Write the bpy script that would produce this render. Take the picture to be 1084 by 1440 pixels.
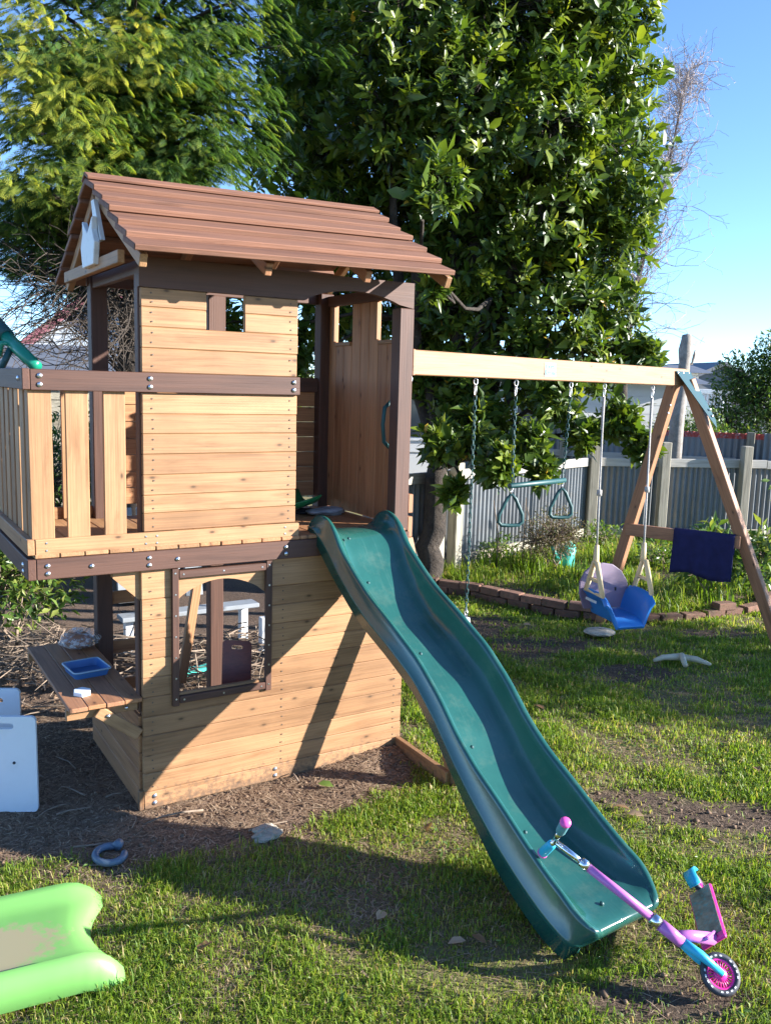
import bpy, math, random
import numpy as np
from mathutils import Vector, Matrix
random.seed(7); RNG = np.random.default_rng(11)
for o in list(bpy.data.objects): bpy.data.objects.remove(o)
SC = bpy.context.scene
COL = SC.collection
# ------------------------------------------------------------------ camera
F, PITCH, ROLL, YAW = 1223.3, 0.14528, 0.028156, 0.555964
CAM = np.array([-1.0924, -3.8364, 2.0])
_f = np.array([math.sin(YAW)*math.cos(PITCH), math.cos(YAW)*math.cos(PITCH), -math.sin(PITCH)])
_r = np.array([math.cos(YAW), -math.sin(YAW), 0.0]); _u = np.cross(_r, _f)
R2 = math.cos(ROLL)*_r + math.sin(ROLL)*_u; U2 = -math.sin(ROLL)*_r + math.cos(ROLL)*_u
cd = bpy.data.cameras.new('camera'); cam = bpy.data.objects.new('camera', cd); COL.objects.link(cam)
cd.sensor_fit = 'VERTICAL'; cd.sensor_height = 36.0; cd.lens = F/1440*36; cd.clip_end = 3000; cd.clip_start = .05
cam.matrix_world = Matrix([[R2[0], U2[0], -_f[0], CAM[0]], [R2[1], U2[1], -_f[1], CAM[1]], [R2[2], U2[2], -_f[2], CAM[2]], [0, 0, 0, 1]])
SC.camera = cam
def ray(px, py): return _f + (px-542)/F*R2 - (py-720)/F*U2
def dep(px, py, d): return CAM + ray(px, py)*d            # point at distance d along the view axis
def gz(px, py, z=0.0):                                     # point on the horizontal plane z
    d = ray(px, py); return CAM + d*((z-CAM[2])/d[2])
# ------------------------------------------------------------------ world, sun, exposure
SUN_EL = math.radians(17.0); SUN_AZ = math.radians(124.6)   # azimuth clockwise from +Y
w = bpy.data.worlds.new('World'); SC.world = w; w.use_nodes = True
nt = w.node_tree; bg = nt.nodes['Background']
sky = nt.nodes.new('ShaderNodeTexSky'); sky.sky_type = 'NISHITA'; sky.sun_disc = False
sky.sun_elevation = SUN_EL; sky.sun_rotation = SUN_AZ; sky.air_density = 1.0; sky.dust_density = 0.0; sky.ozone_density = 4.0; sky.altitude = 3500
nt.links.new(sky.outputs[0], bg.inputs[0]); bg.inputs[1].default_value = 0.118
sd = bpy.data.lights.new('sun', 'SUN'); sun = bpy.data.objects.new('sun', sd); COL.objects.link(sun)
sd.energy = 5.0; sd.angle = math.radians(.53); sd.color = (1.0, .955, .89)
SV = Vector((math.sin(SUN_AZ)*math.cos(SUN_EL), math.cos(SUN_AZ)*math.cos(SUN_EL), math.sin(SUN_EL)))
sun.rotation_euler = SV.to_track_quat('Z', 'Y').to_euler(); sun.location = (6, -6, 8)
SC.view_settings.view_transform = 'Standard'; SC.view_settings.look = 'None'; SC.view_settings.exposure = 1.78; SC.view_settings.gamma = 1
# ------------------------------------------------------------------ materials
class N:
    def __init__(s, name):
        s.m = bpy.data.materials.new(name); s.m.use_nodes = True; s.t = s.m.node_tree; s.b = s.t.nodes['Principled BSDF']
        s.out = s.t.nodes['Material Output']
    def n(s, typ, **k):
        x = s.t.nodes.new(typ)
        for a, v in k.items(): setattr(x, a, v)
        return x
    def l(s, a, b): s.t.links.new(a, b)
    def coords(s, scale, rand=True):
        tc = s.n('ShaderNodeTexCoord'); mp = s.n('ShaderNodeMapping'); mp.inputs['Scale'].default_value = scale
        s.l(tc.outputs['Object'], mp.inputs['Vector'])
        if rand:
            oi = s.n('ShaderNodeObjectInfo'); mu = s.n('ShaderNodeMath', operation='MULTIPLY'); mu.inputs[1].default_value = 91.7
            s.l(oi.outputs['Random'], mu.inputs[0]); cb = s.n('ShaderNodeCombineXYZ')
            for i in range(3): s.l(mu.outputs[0], cb.inputs[i])
            s.l(cb.outputs[0], mp.inputs['Location'])
        return mp.outputs[0]
    def noise(s, vec, scale, detail=4, rough=.6, dist=0.0):
        x = s.n('ShaderNodeTexNoise'); x.inputs['Scale'].default_value = scale; x.inputs['Detail'].default_value = detail
        x.inputs['Roughness'].default_value = rough; x.inputs['Distortion'].default_value = dist; s.l(vec, x.inputs['Vector']); return x.outputs['Fac']
    def ramp(s, fac, stops):
        x = s.n('ShaderNodeValToRGB'); e = x.color_ramp.elements
        while len(e) < len(stops): e.new(.5)
        for q, (p, c) in zip(e, stops): q.position = p; q.color = (*c, 1) if len(c) == 3 else c
        s.l(fac, x.inputs[0]); return x.outputs[0]
    def mix(s, fac, a, b, mode='MIX'):
        x = s.n('ShaderNodeMix', data_type='RGBA', blend_type=mode)
        for v, sock in ((fac, x.inputs[0]), (a, x.inputs[6]), (b, x.inputs[7])):
            if isinstance(v, (int, float)): sock.default_value = v
            elif isinstance(v, tuple): sock.default_value = (*v, 1)
            else: s.l(v, sock)
        return x.outputs[2]
    def bump(s, h, strength, dist=.01):
        x = s.n('ShaderNodeBump'); x.inputs['Strength'].default_value = strength; x.inputs['Distance'].default_value = dist
        s.l(h, x.inputs['Height']); s.l(x.outputs[0], s.b.inputs['Normal'])
def sc(c, k): return tuple(min(1, v*k) for v in c)
def wood(name, base, dark, knots=True, rough=.62, vary=.22, grain=1.0, bumpk=.25, splash=False):
    s = N(name); v = s.coords((1.3, 13, 13)); v2 = s.coords((2.5, 130, 130))
    n1 = s.noise(v, 1.6, 5, .6, .7); n2 = s.noise(v2, 1.0, 3, .6)
    c = s.ramp(n1, [(.30, dark), (.48, base), (.72, sc(base, 1.12))])
    g = s.ramp(n2, [(.3, (1-.22*grain,)*3), (.62, (1.04,)*3)])
    c = s.mix(1.0, c, g, 'MULTIPLY')
    oi = s.n('ShaderNodeObjectInfo'); hv = s.ramp(oi.outputs['Random'], [(0, (1-vary, 1-vary*1.15, 1-vary*1.3)), (1, (1.06, 1.06, 1.06))])
    c = s.mix(1.0, c, hv, 'MULTIPLY')
    if knots:
        kv = s.coords((5, 11, 11)); vo = s.n('ShaderNodeTexVoronoi', voronoi_dimensions='2D'); vo.inputs['Scale'].default_value = 1.0; vo.inputs['Randomness'].default_value = 1
        s.l(kv, vo.inputs['Vector'])
        d = s.ramp(vo.outputs['Distance'], [(.03, (1, 1, 1)), (.085, (.25, .25, .25)), (.17, (0, 0, 0))])
        sep = s.n('ShaderNodeSeparateColor'); s.l(vo.outputs['Color'], sep.inputs[0])
        gt = s.n('ShaderNodeMath', operation='GREATER_THAN'); gt.inputs[1].default_value = .70; s.l(sep.outputs[0], gt.inputs[0])
        mm = s.n('ShaderNodeMath', operation='MULTIPLY'); s.l(d, mm.inputs[0]); s.l(gt.outputs[0], mm.inputs[1])
        c = s.mix(mm.outputs[0], c, sc(dark, .33))
    if splash:                                   # mud splashed up from the soil
        ge = s.n('ShaderNodeNewGeometry'); sp_ = s.n('ShaderNodeSeparateXYZ'); s.l(ge.outputs['Position'], sp_.inputs[0])
        hz = s.n('ShaderNodeMapRange'); hz.inputs['From Min'].default_value = .16; hz.inputs['From Max'].default_value = .0; hz.inputs['To Max'].default_value = .34; s.l(sp_.outputs[2], hz.inputs['Value'])
        nn_ = s.noise(ge.outputs['Position'], 38, 6, .75); ad_ = s.n('ShaderNodeMath', operation='ADD'); s.l(nn_, ad_.inputs[0]); s.l(hz.outputs[0], ad_.inputs[1])
        c = s.mix(s.ramp(ad_.outputs[0], [(.66, (0,)*3), (.86, (.75,)*3)]), c, (.10, .066, .045))
        ws = s.noise(ge.outputs['Position'], 3.2, 4, .6); c = s.mix(1.0, c, s.ramp(ws, [(.32, (.86, .85, .84)), (.6, (1.03,)*3)]), 'MULTIPLY')
    s.l(c, s.b.inputs['Base Color']); s.b.inputs['Roughness'].default_value = rough
    s.bump(n2, bumpk, .004); return s.m
def plain(name, col, rough=.5, var=.12, scale=7, bumpk=0, bd_=.006, bs_=9, metallic=0, spec=.5, dirt=None, dirtamt=.0, vary=0):
    s = N(name); v = s.coords((1, 1, 1)); n1 = s.noise(v, scale, 5, .62)
    c = s.ramp(n1, [(.3, sc(col, 1-var)), (.7, sc(col, 1+var))])
    if vary:
        oi = s.n('ShaderNodeObjectInfo'); hv = s.ramp(oi.outputs['Random'], [(0, (1-vary,)*3), (1, (1.08,)*3)]); c = s.mix(1.0, c, hv, 'MULTIPLY')
    if dirt:
        n2 = s.noise(v, scale*2.3, 6, .7); f = s.ramp(n2, [(.52, (0, 0, 0)), (.70, (dirtamt,)*3)]); c = s.mix(f, c, dirt)
    s.l(c, s.b.inputs['Base Color']); s.b.inputs['Metallic'].default_value = metallic
    rr = s.n('ShaderNodeMapRange'); rr.inputs['To Min'].default_value = max(.03, rough-.1); rr.inputs['To Max'].default_value = min(1, rough+.1)
    s.l(n1, rr.inputs['Value']); s.l(rr.outputs[0], s.b.inputs['Roughness']); s.b.inputs['Specular IOR Level'].default_value = spec
    if bumpk: s.bump(s.noise(v, scale*bs_, 6, .7), bumpk, bd_)
    return s.m
def leafmat(name, stops, rough=.35, trans=.3, spec=.5, attr='tint', tcol=1.6):
    s = N(name); at = s.n('ShaderNodeAttribute'); at.attribute_name = attr
    c = s.ramp(at.outputs['Fac'], stops); s.l(c, s.b.inputs['Base Color']); s.b.inputs['Roughness'].default_value = rough; s.b.inputs['Specular IOR Level'].default_value = spec
    tr = s.n('ShaderNodeBsdfTranslucent'); tc = s.mix(1.0, c, (tcol, tcol*1.0, tcol*.45), 'MULTIPLY'); s.l(tc, tr.inputs[0])
    mx = s.n('ShaderNodeMixShader'); mx.inputs[0].default_value = trans; s.l(s.b.outputs[0], mx.inputs[1]); s.l(tr.outputs[0], mx.inputs[2]); s.l(mx.outputs[0], s.out.inputs[0])
    return s.m
M = {}
M['cedar'] = wood('cedar', (.405, .222, .105), (.30, .152, .064), vary=.28, splash=True)
M['cedar_in'] = wood('cedar_red', (.43, .205, .09), (.31, .13, .052), vary=.24)
M['brown'] = wood('brown_stain', (.095, .042, .027), (.068, .029, .019), knots=False, vary=.12, grain=.8)
M['roof'] = wood('roof_stain', (.215, .097, .056), (.14, .06, .035), knots=False, vary=.16, grain=1.3, bumpk=.6, rough=.75)
M['leg'] = wood('leg_stain', (.36, .17, .085), (.24, .11, .055), vary=.12)
M['beam'] = wood('beam_pine', (.43, .24, .12), (.36, .178, .084))
M['grey_wood'] = wood('weathered_wood', (.36, .33, .26), (.22, .20, .15), knots=False, vary=.25, grain=1.6, bumpk=.6, rough=.85)
M['white_rail'] = wood('whitewashed_wood', (.40, .38, .34), (.29, .27, .24), knots=False, vary=.15, grain=1.2, rough=.8)
M['bench_paint'] = plain('dull_white_paint', (.24, .26, .28), .6, .1, 6, dirt=(.15, .14, .11), dirtamt=.4)
M['bolt'] = plain('zinc_bolt', (.62, .62, .64), .32, .15, 40, metallic=1)
M['screw'] = plain('dark_screw', (.10, .07, .05), .5, .2, 30)
M['chrome'] = plain('chrome', (.75, .75, .77), .14, .05, 10, metallic=1)
M['green_pl'] = plain('green_plastic', (.015, .084, .070), .17, .16, 4, bumpk=.05, spec=.8, dirt=(.10, .15, .11), dirtamt=.28)
M['green_bar'] = plain('dark_green_plastic', (.010, .065, .068), .5, .1, 8)
M['teal_steel'] = plain('teal_painted_steel', (.018, .075, .10), .75, .12, 10, spec=.25)
M['green_tube'] = plain('emerald_plastic', (.01, .22, .14), .3, .1, 8)
M['tray_green'] = plain('tray_green', (.012, .16, .05), .35, .1, 8)
M['lime'] = plain('lime_plastic', (.34, .66, .24), .42, .05, 4, bumpk=.04, dirt=(.30, .22, .13), dirtamt=.25)
M['white_pl'] = plain('white_laminate', (.74, .78, .82), .32, .03, 3, dirt=(.45, .42, .36), dirtamt=.12)
M['white'] = plain('white_paint', (.70, .71, .71), .5, .06, 6, dirt=(.35, .33, .28), dirtamt=.3)
M['blue_pl'] = plain('blue_plastic', (.02, .17, .50), .38, .08, 6)
M['tray_blue'] = plain('blue_tub', (.05, .15, .36), .35, .08, 6)
M['tub_rim'] = plain('pale_blue_rim', (.30, .42, .52), .4, .05, 6)
M['purple'] = plain('purple_plastic', (.20, .145, .21), .5, .08, 6)
M['yellow'] = plain('faded_yellow_plastic', (.66, .50, .27), .5, .08, 9)
M['rope'] = plain('grey_rope', (.42, .40, .37), .85, .2, 60, bumpk=.6)
M['navy'] = plain('navy_cloth', (.022, .022, .075), .95, .2, 12, bumpk=.5, spec=.2)
M['ringblue'] = plain('slate_plastic', (.11, .16, .22), .45, .08, 8)
M['belt'] = plain('grey_belt', (.38, .42, .46), .5, .1, 12)
M['stone'] = plain('pale_stone', (.42, .37, .29), .9, .25, 14, bumpk=.8, dirt=(.15, .12, .08), dirtamt=.6)
M['cream'] = plain('cream_plastic', (.55, .48, .34), .5, .12, 8, dirt=(.2, .15, .08), dirtamt=.5)
M['brick'] = plain('old_brick', (.20, .10, .065), .9, .35, 9, bumpk=.9, dirt=(.05, .06, .03), dirtamt=.7, vary=.45)
M['terracotta'] = plain('terracotta', (.42, .17, .09), .85, .2, 9, bumpk=.5)
M['aqua'] = plain('aqua_plastic', (.06, .50, .42), .4, .08, 8)
M['pink'] = plain('pink_plastic', (.78, .10, .40), .35, .06, 8)
M['mauve'] = plain('mauve_paint', (.50, .16, .46), .28, .06, 8)
M['cyan'] = plain('cyan_plastic', (.03, .42, .62), .4, .06, 8)
M['teal_grip'] = plain('teal_grip', (.10, .30, .34), .6, .1, 20, bumpk=.3)
M['tyre'] = plain('tyre', (.035, .038, .05), .6, .15, 30)
M['magenta'] = plain('magenta_rim', (.72, .03, .27), .35, .06, 8)
M['deck_print'] = plain('deck_print', (.22, .20, .15), .55, .6, 22, dirt=(.05, .30, .30), dirtamt=.9)
M['iron'] = plain('corrugated_iron', (.165, .18, .195), .5, .14, 2.5, metallic=.25, dirt=(.22, .20, .18), dirtamt=.6, vary=.2)
M['red'] = plain('red_paint', (.36, .05, .035), .7, .2, 9, dirt=(.26, .29, .33), dirtamt=1.0)
M['bark'] = plain('brown_bark', (.050, .038, .029), .95, .55, 9, bumpk=1.0, bd_=.04, bs_=2.5)
M['darkbark'] = plain('dark_bark', (.045, .034, .026), .95, .4, 14, bumpk=1.0)
M['greybark'] = plain('grey_bark', (.28, .25, .22), .95, .35, 9, bumpk=1.0)
M['twig'] = plain('dry_twig', (.20, .15, .11), .95, .4, 20)
M['willow'] = plain('willow_twig', (.33, .28, .27), .9, .3, 5)
M['chop'] = wood('red_board', (.20, .045, .025), (.13, .03, .018), knots=False, vary=.05, rough=.4)
M['bread'] = plain('bread_crust', (.36, .15, .07), .7, .4, 14, bumpk=.5)
M['dark'] = plain('black_cloth', (.02, .02, .022), .9, .2, 20)
M['greycloth'] = plain('grey_cloth', (.30, .31, .33), .9, .4, 18, bumpk=.6)
M['sign'] = plain('sign_plate', (.34, .42, .42), .5, .05, 20)
M['ink'] = plain('teal_ink', (.02, .12, .16), .6, .05, 20)
M['housewhite'] = plain('house_white', (.66, .66, .64), .6, .06, 1.0)
M['houseblue'] = plain('house_pale_blue', (.42, .50, .58), .6, .06, 1.0)
M['roofred'] = plain('red_roof_iron', (.34, .13, .15), .55, .15, 2)
M['roofgrey'] = plain('grey_roof_iron', (.13, .14, .16), .55, .15, 2)
M['glass'] = plain('window_glass', (.03, .04, .05), .08, .05, 2, spec=.8)
_m = M['green_pl']; s = N.__new__(N); s.m = _m; s.t = _m.node_tree; s.b = s.t.nodes['Principled BSDF']; s.out = s.t.nodes['Material Output']
_src = s.b.inputs['Base Color'].links[0].from_socket; _n = s.noise(s.coords((70, 2.2, 2.2), False), 1.0, 5, .7); _n2 = s.noise(s.coords((1, 1, 1), False), 5, 4, .6)
_mu = s.n('ShaderNodeMath', operation='MULTIPLY'); s.l(s.ramp(_n, [(.55, (0,)*3), (.72, (.5,)*3)]), _mu.inputs[0]); s.l(s.ramp(_n2, [(.42, (0,)*3), (.62, (1,)*3)]), _mu.inputs[1]); s.l(s.mix(_mu.outputs[0], _src, (.06, .15, .125)), s.b.inputs['Base Color'])
s = N('clear_bag'); s.b.inputs['Base Color'].default_value = (.75, .75, .74, 1); s.b.inputs['Roughness'].default_value = .25; s.b.inputs['Transmission Weight'].default_value = .0
tp = s.n('ShaderNodeBsdfTransparent'); mx = s.n('ShaderNodeMixShader'); nz = s.noise(s.coords((1, 1, 1)), 26, 4, .7)
f = s.ramp(nz, [(.42, (.05,)*3), (.66, (.75,)*3)]); s.l(f, mx.inputs[0]); s.l(tp.outputs[0], mx.inputs[1]); s.l(s.b.outputs[0], mx.inputs[2]); s.l(mx.outputs[0], s.out.inputs[0]); M['bag'] = s.m
M['leaf'] = leafmat('glossy_leaf', [(0, (.028, .058, .012)), (.4, (.065, .115, .016)), (.75, (.16, .21, .022)), (.965, (.26, .29, .035)), (1, (.50, .30, .03))], .38, .30)
M['conifer'] = leafmat('golden_cypress', [(0, (.022, .06, .018)), (.35, (.075, .15, .03)), (.65, (.28, .31, .04)), (1, (.55, .46, .06))], .6, .32, .25)
M['shrub'] = leafmat('shrub_leaf', [(0, (.03, .07, .015)), (.6, (.09, .17, .03)), (1, (.25, .28, .07))], .4, .3)
M['drybush'] = leafmat('dry_bush', [(0, (.10, .07, .04)), (.6, (.14, .12, .05)), (1, (.10, .15, .04))], .7, .2)
M['grass'] = leafmat('grass_blade', [(0, (.06, .12, .014)), (.45, (.15, .245, .025)), (.75, (.29, .35, .05)), (.9, (.44, .38, .13)), (1, (.48, .37, .20))], .5, .42, .3)
M['straw'] = leafmat('straw', [(0, (.09, .058, .038)), (.5, (.26, .175, .115)), (1, (.50, .39, .27))], .8, .1, .2)
M['deadleaf'] = leafmat('dead_leaf', [(0, (.18, .09, .04)), (.5, (.36, .21, .11)), (1, (.52, .38, .25))], .7, .2, .3)
# ground: soil and thin turf, mixed by the soil map stored on the mesh
s = N('ground'); tc = s.n('ShaderNodeTexCoord'); v = tc.outputs['Object']
at = s.n('ShaderNodeAttribute'); at.attribute_name = 'lawn'; at2 = s.n('ShaderNodeAttribute'); at2.attribute_name = 'mulch'
n1 = s.noise(v, 9, 6, .7); n2 = s.noise(v, 70, 5, .7); n3 = s.noise(v, 2.2, 4, .6)
soil = s.ramp(n2, [(.25, (.035, .024, .018)), (.5, (.10, .068, .05)), (.78, (.20, .145, .11))])
mul = s.ramp(n2, [(.25, (.12, .08, .055)), (.5, (.28, .19, .13)), (.8, (.45, .34, .25))])
turf = s.ramp(n2, [(.25, (.07, .065, .025)), (.5, (.17, .165, .06)), (.8, (.28, .25, .11))])
dry = s.ramp(n2, [(.25, (.10, .075, .045)), (.6, (.28, .22, .12)), (.85, (.40, .33, .20))])
turf = s.mix(s.ramp(n3, [(.42, (0,)*3), (.62, (.75,)*3)]), turf, dry)
c = s.mix(at2.outputs['Fac'], soil, mul); c = s.mix(at.outputs['Fac'], c, turf)
s.l(c, s.b.inputs['Base Color']); s.b.inputs['Roughness'].default_value = .95; s.b.inputs['Specular IOR Level'].default_value = .2
ad = s.n('ShaderNodeMath', operation='ADD'); s.l(n1, ad.inputs[0]); s.l(n2, ad.inputs[1]); s.bump(ad.outputs[0], .9, .02); M['ground'] = s.m
# ------------------------------------------------------------------ object helpers
def own(o, parent):
    if parent is not None:
        o.parent = parent; o.matrix_parent_inverse = parent.matrix_basis.inverted()
    return o
def tag(o, label=None, cat=None, group=None, kind=None):
    if label: o['label'] = label
    if cat: o['category'] = cat
    if group: o['group'] = group
    if kind: o['kind'] = kind
    return o
def empty(name, loc, label, cat, group=None):
    o = bpy.data.objects.new(name, None); COL.objects.link(o); o.empty_display_size = .1
    o.matrix_basis = Matrix.Translation(Vector(loc)); return tag(o, label, cat, group)
class MB:
    def __init__(s): s.v = []; s.f = []
    def add(s, vs, fs):
        b = len(s.v); s.v += [tuple(map(float, p)) for p in vs]; s.f += [tuple(i+b for i in f) for f in fs]; return s
    def box(s, a, b):
        x0, y0, z0 = a; x1, y1, z1 = b
        return s.add([(x0,y0,z0),(x1,y0,z0),(x1,y1,z0),(x0,y1,z0),(x0,y0,z1),(x1,y0,z1),(x1,y1,z1),(x0,y1,z1)], [(0,3,2,1),(4,5,6,7),(0,1,5,4),(1,2,6,5),(2,3,7,6),(3,0,4,7)])
    def tube(s, path, rad, seg=8, cap=True, closed=False):
        P = [Vector(p) for p in path]; n = len(P)
        rad = [rad]*n if isinstance(rad, (int, float)) else rad
        vs = []; prev = None
        for i, p in enumerate(P):
            if closed: t = P[(i+1) % n]-P[i-1]
            else: t = P[min(i+1, n-1)]-P[max(i-1, 0)]
            t = t.normalized() if t.length > 1e-9 else Vector((0, 0, 1))
            if prev is None: prev = t.orthogonal().normalized()
            a = (prev - t*prev.dot(t)); a = a.normalized() if a.length > 1e-6 else t.orthogonal().normalized(); prev = a; b = t.cross(a)
            for k in range(seg):
                q = 2*math.pi*k/seg; vs.append(p + (a*math.cos(q)+b*math.sin(q))*rad[i])
        fs = []
        for i in range(n if closed else n-1):
            j = (i+1) % n
            for k in range(seg): fs.append((i*seg+k, i*seg+(k+1) % seg, j*seg+(k+1) % seg, j*seg+k))
        if cap and not closed: fs.append(tuple(reversed(range(seg)))); fs.append(tuple((n-1)*seg+k for k in range(seg)))
        return s.add(vs, fs)
    def prism(s, outline, ext):           # outline: planar loop of 3D points, ext: extrusion vector
        n = len(outline); A = [Vector(p) for p in outline]; e = Vector(ext)
        return s.add(A+[p+e for p in A], [tuple(reversed(range(n))), tuple(range(n, 2*n))]+[(i, (i+1) % n, n+(i+1) % n, n+i) for i in range(n)])
    def ring(s, outer, inner, ext):        # plate with a hole, same point count
        n = len(outer); e = Vector(ext); O = [Vector(p) for p in outer]; I = [Vector(p) for p in inner]
        fs = []
        for i in range(n):
            j = (i+1) % n
            fs += [(i, n+i, n+j, j), (2*n+i, 2*n+j, 3*n+j, 3*n+i), (i, j, 2*n+j, 2*n+i), (n+i, 3*n+i, 3*n+j, n+j)]
        return s.add(O+I+[p+e for p in O]+[p+e for p in I], fs)
    def build(s, name, mat, parent=None, smooth=False, mods=(), bevel=0):
        me = bpy.data.meshes.new(name); me.from_pydata(s.v, [], s.f); me.materials.append(M[mat] if isinstance(mat, str) else mat)
        o = bpy.data.objects.new(name, me); COL.objects.link(o)
        # put the origin at the mesh's middle so that object coordinates are local
        if s.v:
            c = Vector(np.mean(np.array(s.v), axis=0)); me.transform(Matrix.Translation(-c)); o.matrix_basis = Matrix.Translation(c)
        import bmesh
        bm = bmesh.new(); bm.from_mesh(me); bmesh.ops.recalc_face_normals(bm, faces=bm.faces); bm.to_mesh(me); bm.free()
        if smooth: me.polygons.foreach_set('use_smooth', [True]*len(me.polygons))
        if bevel:
            m = o.modifiers.new('bevel', 'BEVEL'); m.width = bevel; m.segments = 2; m.limit_method = 'ANGLE'; m.angle_limit = .6
        return own(o, parent)
def chamfer(L, Wd, T, b=.003):
    h = (L/2, Wd/2, T/2); vs = []; idx = {}
    for sx in (-1, 1):
        for sy in (-1, 1):
            for sz in (-1, 1):
                for ax in range(3):
                    p = [sx*h[0], sy*h[1], sz*h[2]]
                    for q in range(3):
                        if q != ax: p[q] -= math.copysign(b, p[q])
                    idx[(sx, sy, sz, ax)] = len(vs); vs.append(tuple(p))
    fs = []
    sg = [(-1, -1), (1, -1), (1, 1), (-1, 1)]
    def key(ax, sax, a, b_):
        k = [0, 0, 0]; o = [i for i in range(3) if i != ax]; k[ax] = sax; k[o[0]] = a; k[o[1]] = b_; return tuple(k)
    for ax in range(3):
        for s_ in (-1, 1): fs.append([idx[key(ax, s_, a, b_)+(ax,)] for a, b_ in sg])
    for ax in range(3):
        o = [i for i in range(3) if i != ax]
        for a, b_ in sg:
            k0 = key(ax, -1, a, b_); k1 = key(ax, 1, a, b_)
            fs.append([idx[k0+(o[0],)], idx[k0+(o[1],)], idx[k1+(o[1],)], idx[k1+(o[0],)]])
    for sx in (-1, 1):
        for sy in (-1, 1):
            for sz in (-1, 1): fs.append([idx[(sx, sy, sz, q)] for q in range(3)])
    out = []
    V = [Vector(v) for v in vs]
    for f in fs:
        c = sum((V[i] for i in f), Vector())/len(f); n = (V[f[1]]-V[f[0]]).cross(V[f[2]]-V[f[0]])
        out.append(tuple(f) if n.dot(c) > 0 else tuple(reversed(f)))
    return vs, out
_cache = {}
def board(name, parent, p0, p1, width, thick, normal, mat, b=.003):
    """a plank from p0 to p1 (centre line); width lies across, thickness along normal"""
    p0 = Vector(p0); p1 = Vector(p1); X = (p1-p0); L = X.length; X.normalize(); Z = Vector(normal); Z = (Z-X*Z.dot(X)).normalized(); Y = Z.cross(X)
    key = (round(L, 3), round(width, 4), round(thick, 4), b, mat)
    if key not in _cache:
        vs, fs = chamfer(L, width, thick, b); me = bpy.data.meshes.new(name); me.from_pydata(vs, [], fs); me.materials.append(M[mat]); _cache[key] = me
    o = bpy.data.objects.new(name, _cache[key]); COL.objects.link(o); c = (p0+p1)/2
    o.matrix_basis = Matrix(((X.x, Y.x, Z.x, c.x), (X.y, Y.y, Z.y, c.y), (X.z, Y.z, Z.z, c.z), (0, 0, 0, 1)))
    return own(o, parent)
_bolt = None
def bolt(parent, p, n, r=.011, mat='bolt'):
    key = ('bolt', r, mat)
    if key not in _cache:
        mb = MB(); pr = [(0, r), (.003, r*.95), (.006, r*.6), (.0075, 0.15*r)]; seg = 10; vs = []; fs = []
        for h, rr in pr:
            for k in range(seg): vs.append((rr*math.cos(2*math.pi*k/seg), rr*math.sin(2*math.pi*k/seg), h))
        for i in range(3):
            for k in range(seg): fs.append((i*seg+k, i*seg+(k+1) % seg, (i+1)*seg+(k+1) % seg, (i+1)*seg+k))
        fs.append(tuple(3*seg+k for k in range(seg)))
        me = bpy.data.meshes.new('bolt'); me.from_pydata(vs, [], fs); me.materials.append(M[mat]); _cache[key] = me
    o = bpy.data.objects.new('bolt', _cache[key]); COL.objects.link(o)
    q = Vector(n).to_track_quat('Z', 'Y'); o.matrix_basis = Matrix.Translation(Vector(p)) @ q.to_matrix().to_4x4(); return own(o, parent)
def screws(parent, pts, n, r=.0042, mat='screw', name='screws'):
    mb = MB(); n = Vector(n).normalized(); a = n.orthogonal().normalized(); b = n.cross(a)
    for p in pts:
        p = Vector(p); mb.add([p+n*.0012+(a*math.cos(k)+b*math.sin(k))*r for k in np.linspace(0, 2*math.pi, 7)[:-1]]+[p+n*.0016], [(k, (k+1) % 6, 6) for k in range(6)])
    o = mb.build(name, mat, parent); o['kind'] = 'stuff'; return o
def npmesh(name, verts, faces_flat, nper, mat, parent=None, tint=None, smooth=False, basis=None):
    """numpy mesh with nper-gons and an optional per-vertex float attribute"""
    me = bpy.data.meshes.new(name); nv = len(verts); nf = len(faces_flat)//nper
    me.vertices.add(nv); me.vertices.foreach_set('co', np.asarray(verts, np.float32).ravel())
    me.loops.add(nf*nper); me.loops.foreach_set('vertex_index', np.asarray(faces_flat, np.int32))
    me.polygons.add(nf); me.polygons.foreach_set('loop_start', np.arange(0, nf*nper, nper, dtype=np.int32))
    if smooth: me.polygons.foreach_set('use_smooth', np.ones(nf, bool))
    if tint is not None:
        a = me.attributes.new('tint', 'FLOAT', 'POINT'); a.data.foreach_set('value', np.asarray(tint, np.float32))
    me.materials.append(M[mat]); me.update(calc_edges=True)
    o = bpy.data.objects.new(name, me); COL.objects.link(o); return own(o, parent)
def unit(a): return a/np.maximum(np.linalg.norm(a, axis=-1, keepdims=True), 1e-9)
def stamp(tv, tf, pos, X, Y, Z, scale, ttint, vt):
    """copies of a template (verts tv, tris tf) at pos with axes X,Y,Z"""
    n = len(pos); k = len(tv)
    sx = np.asarray(scale, float).reshape(n, 1, 1)
    V = pos[:, None, :] + sx*(tv[None, :, 0:1]*X[:, None, :]+tv[None, :, 1:2]*Y[:, None, :]+tv[None, :, 2:3]*Z[:, None, :])
    Fc = (tf[None, :, :]+(np.arange(n)*k)[:, None, None]).reshape(-1)
    T = (np.asarray(vt).reshape(n, 1)+np.asarray(ttint)[None, :]).reshape(-1)
    return V.reshape(-1, 3), Fc, np.clip(T, 0, 1)
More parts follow.
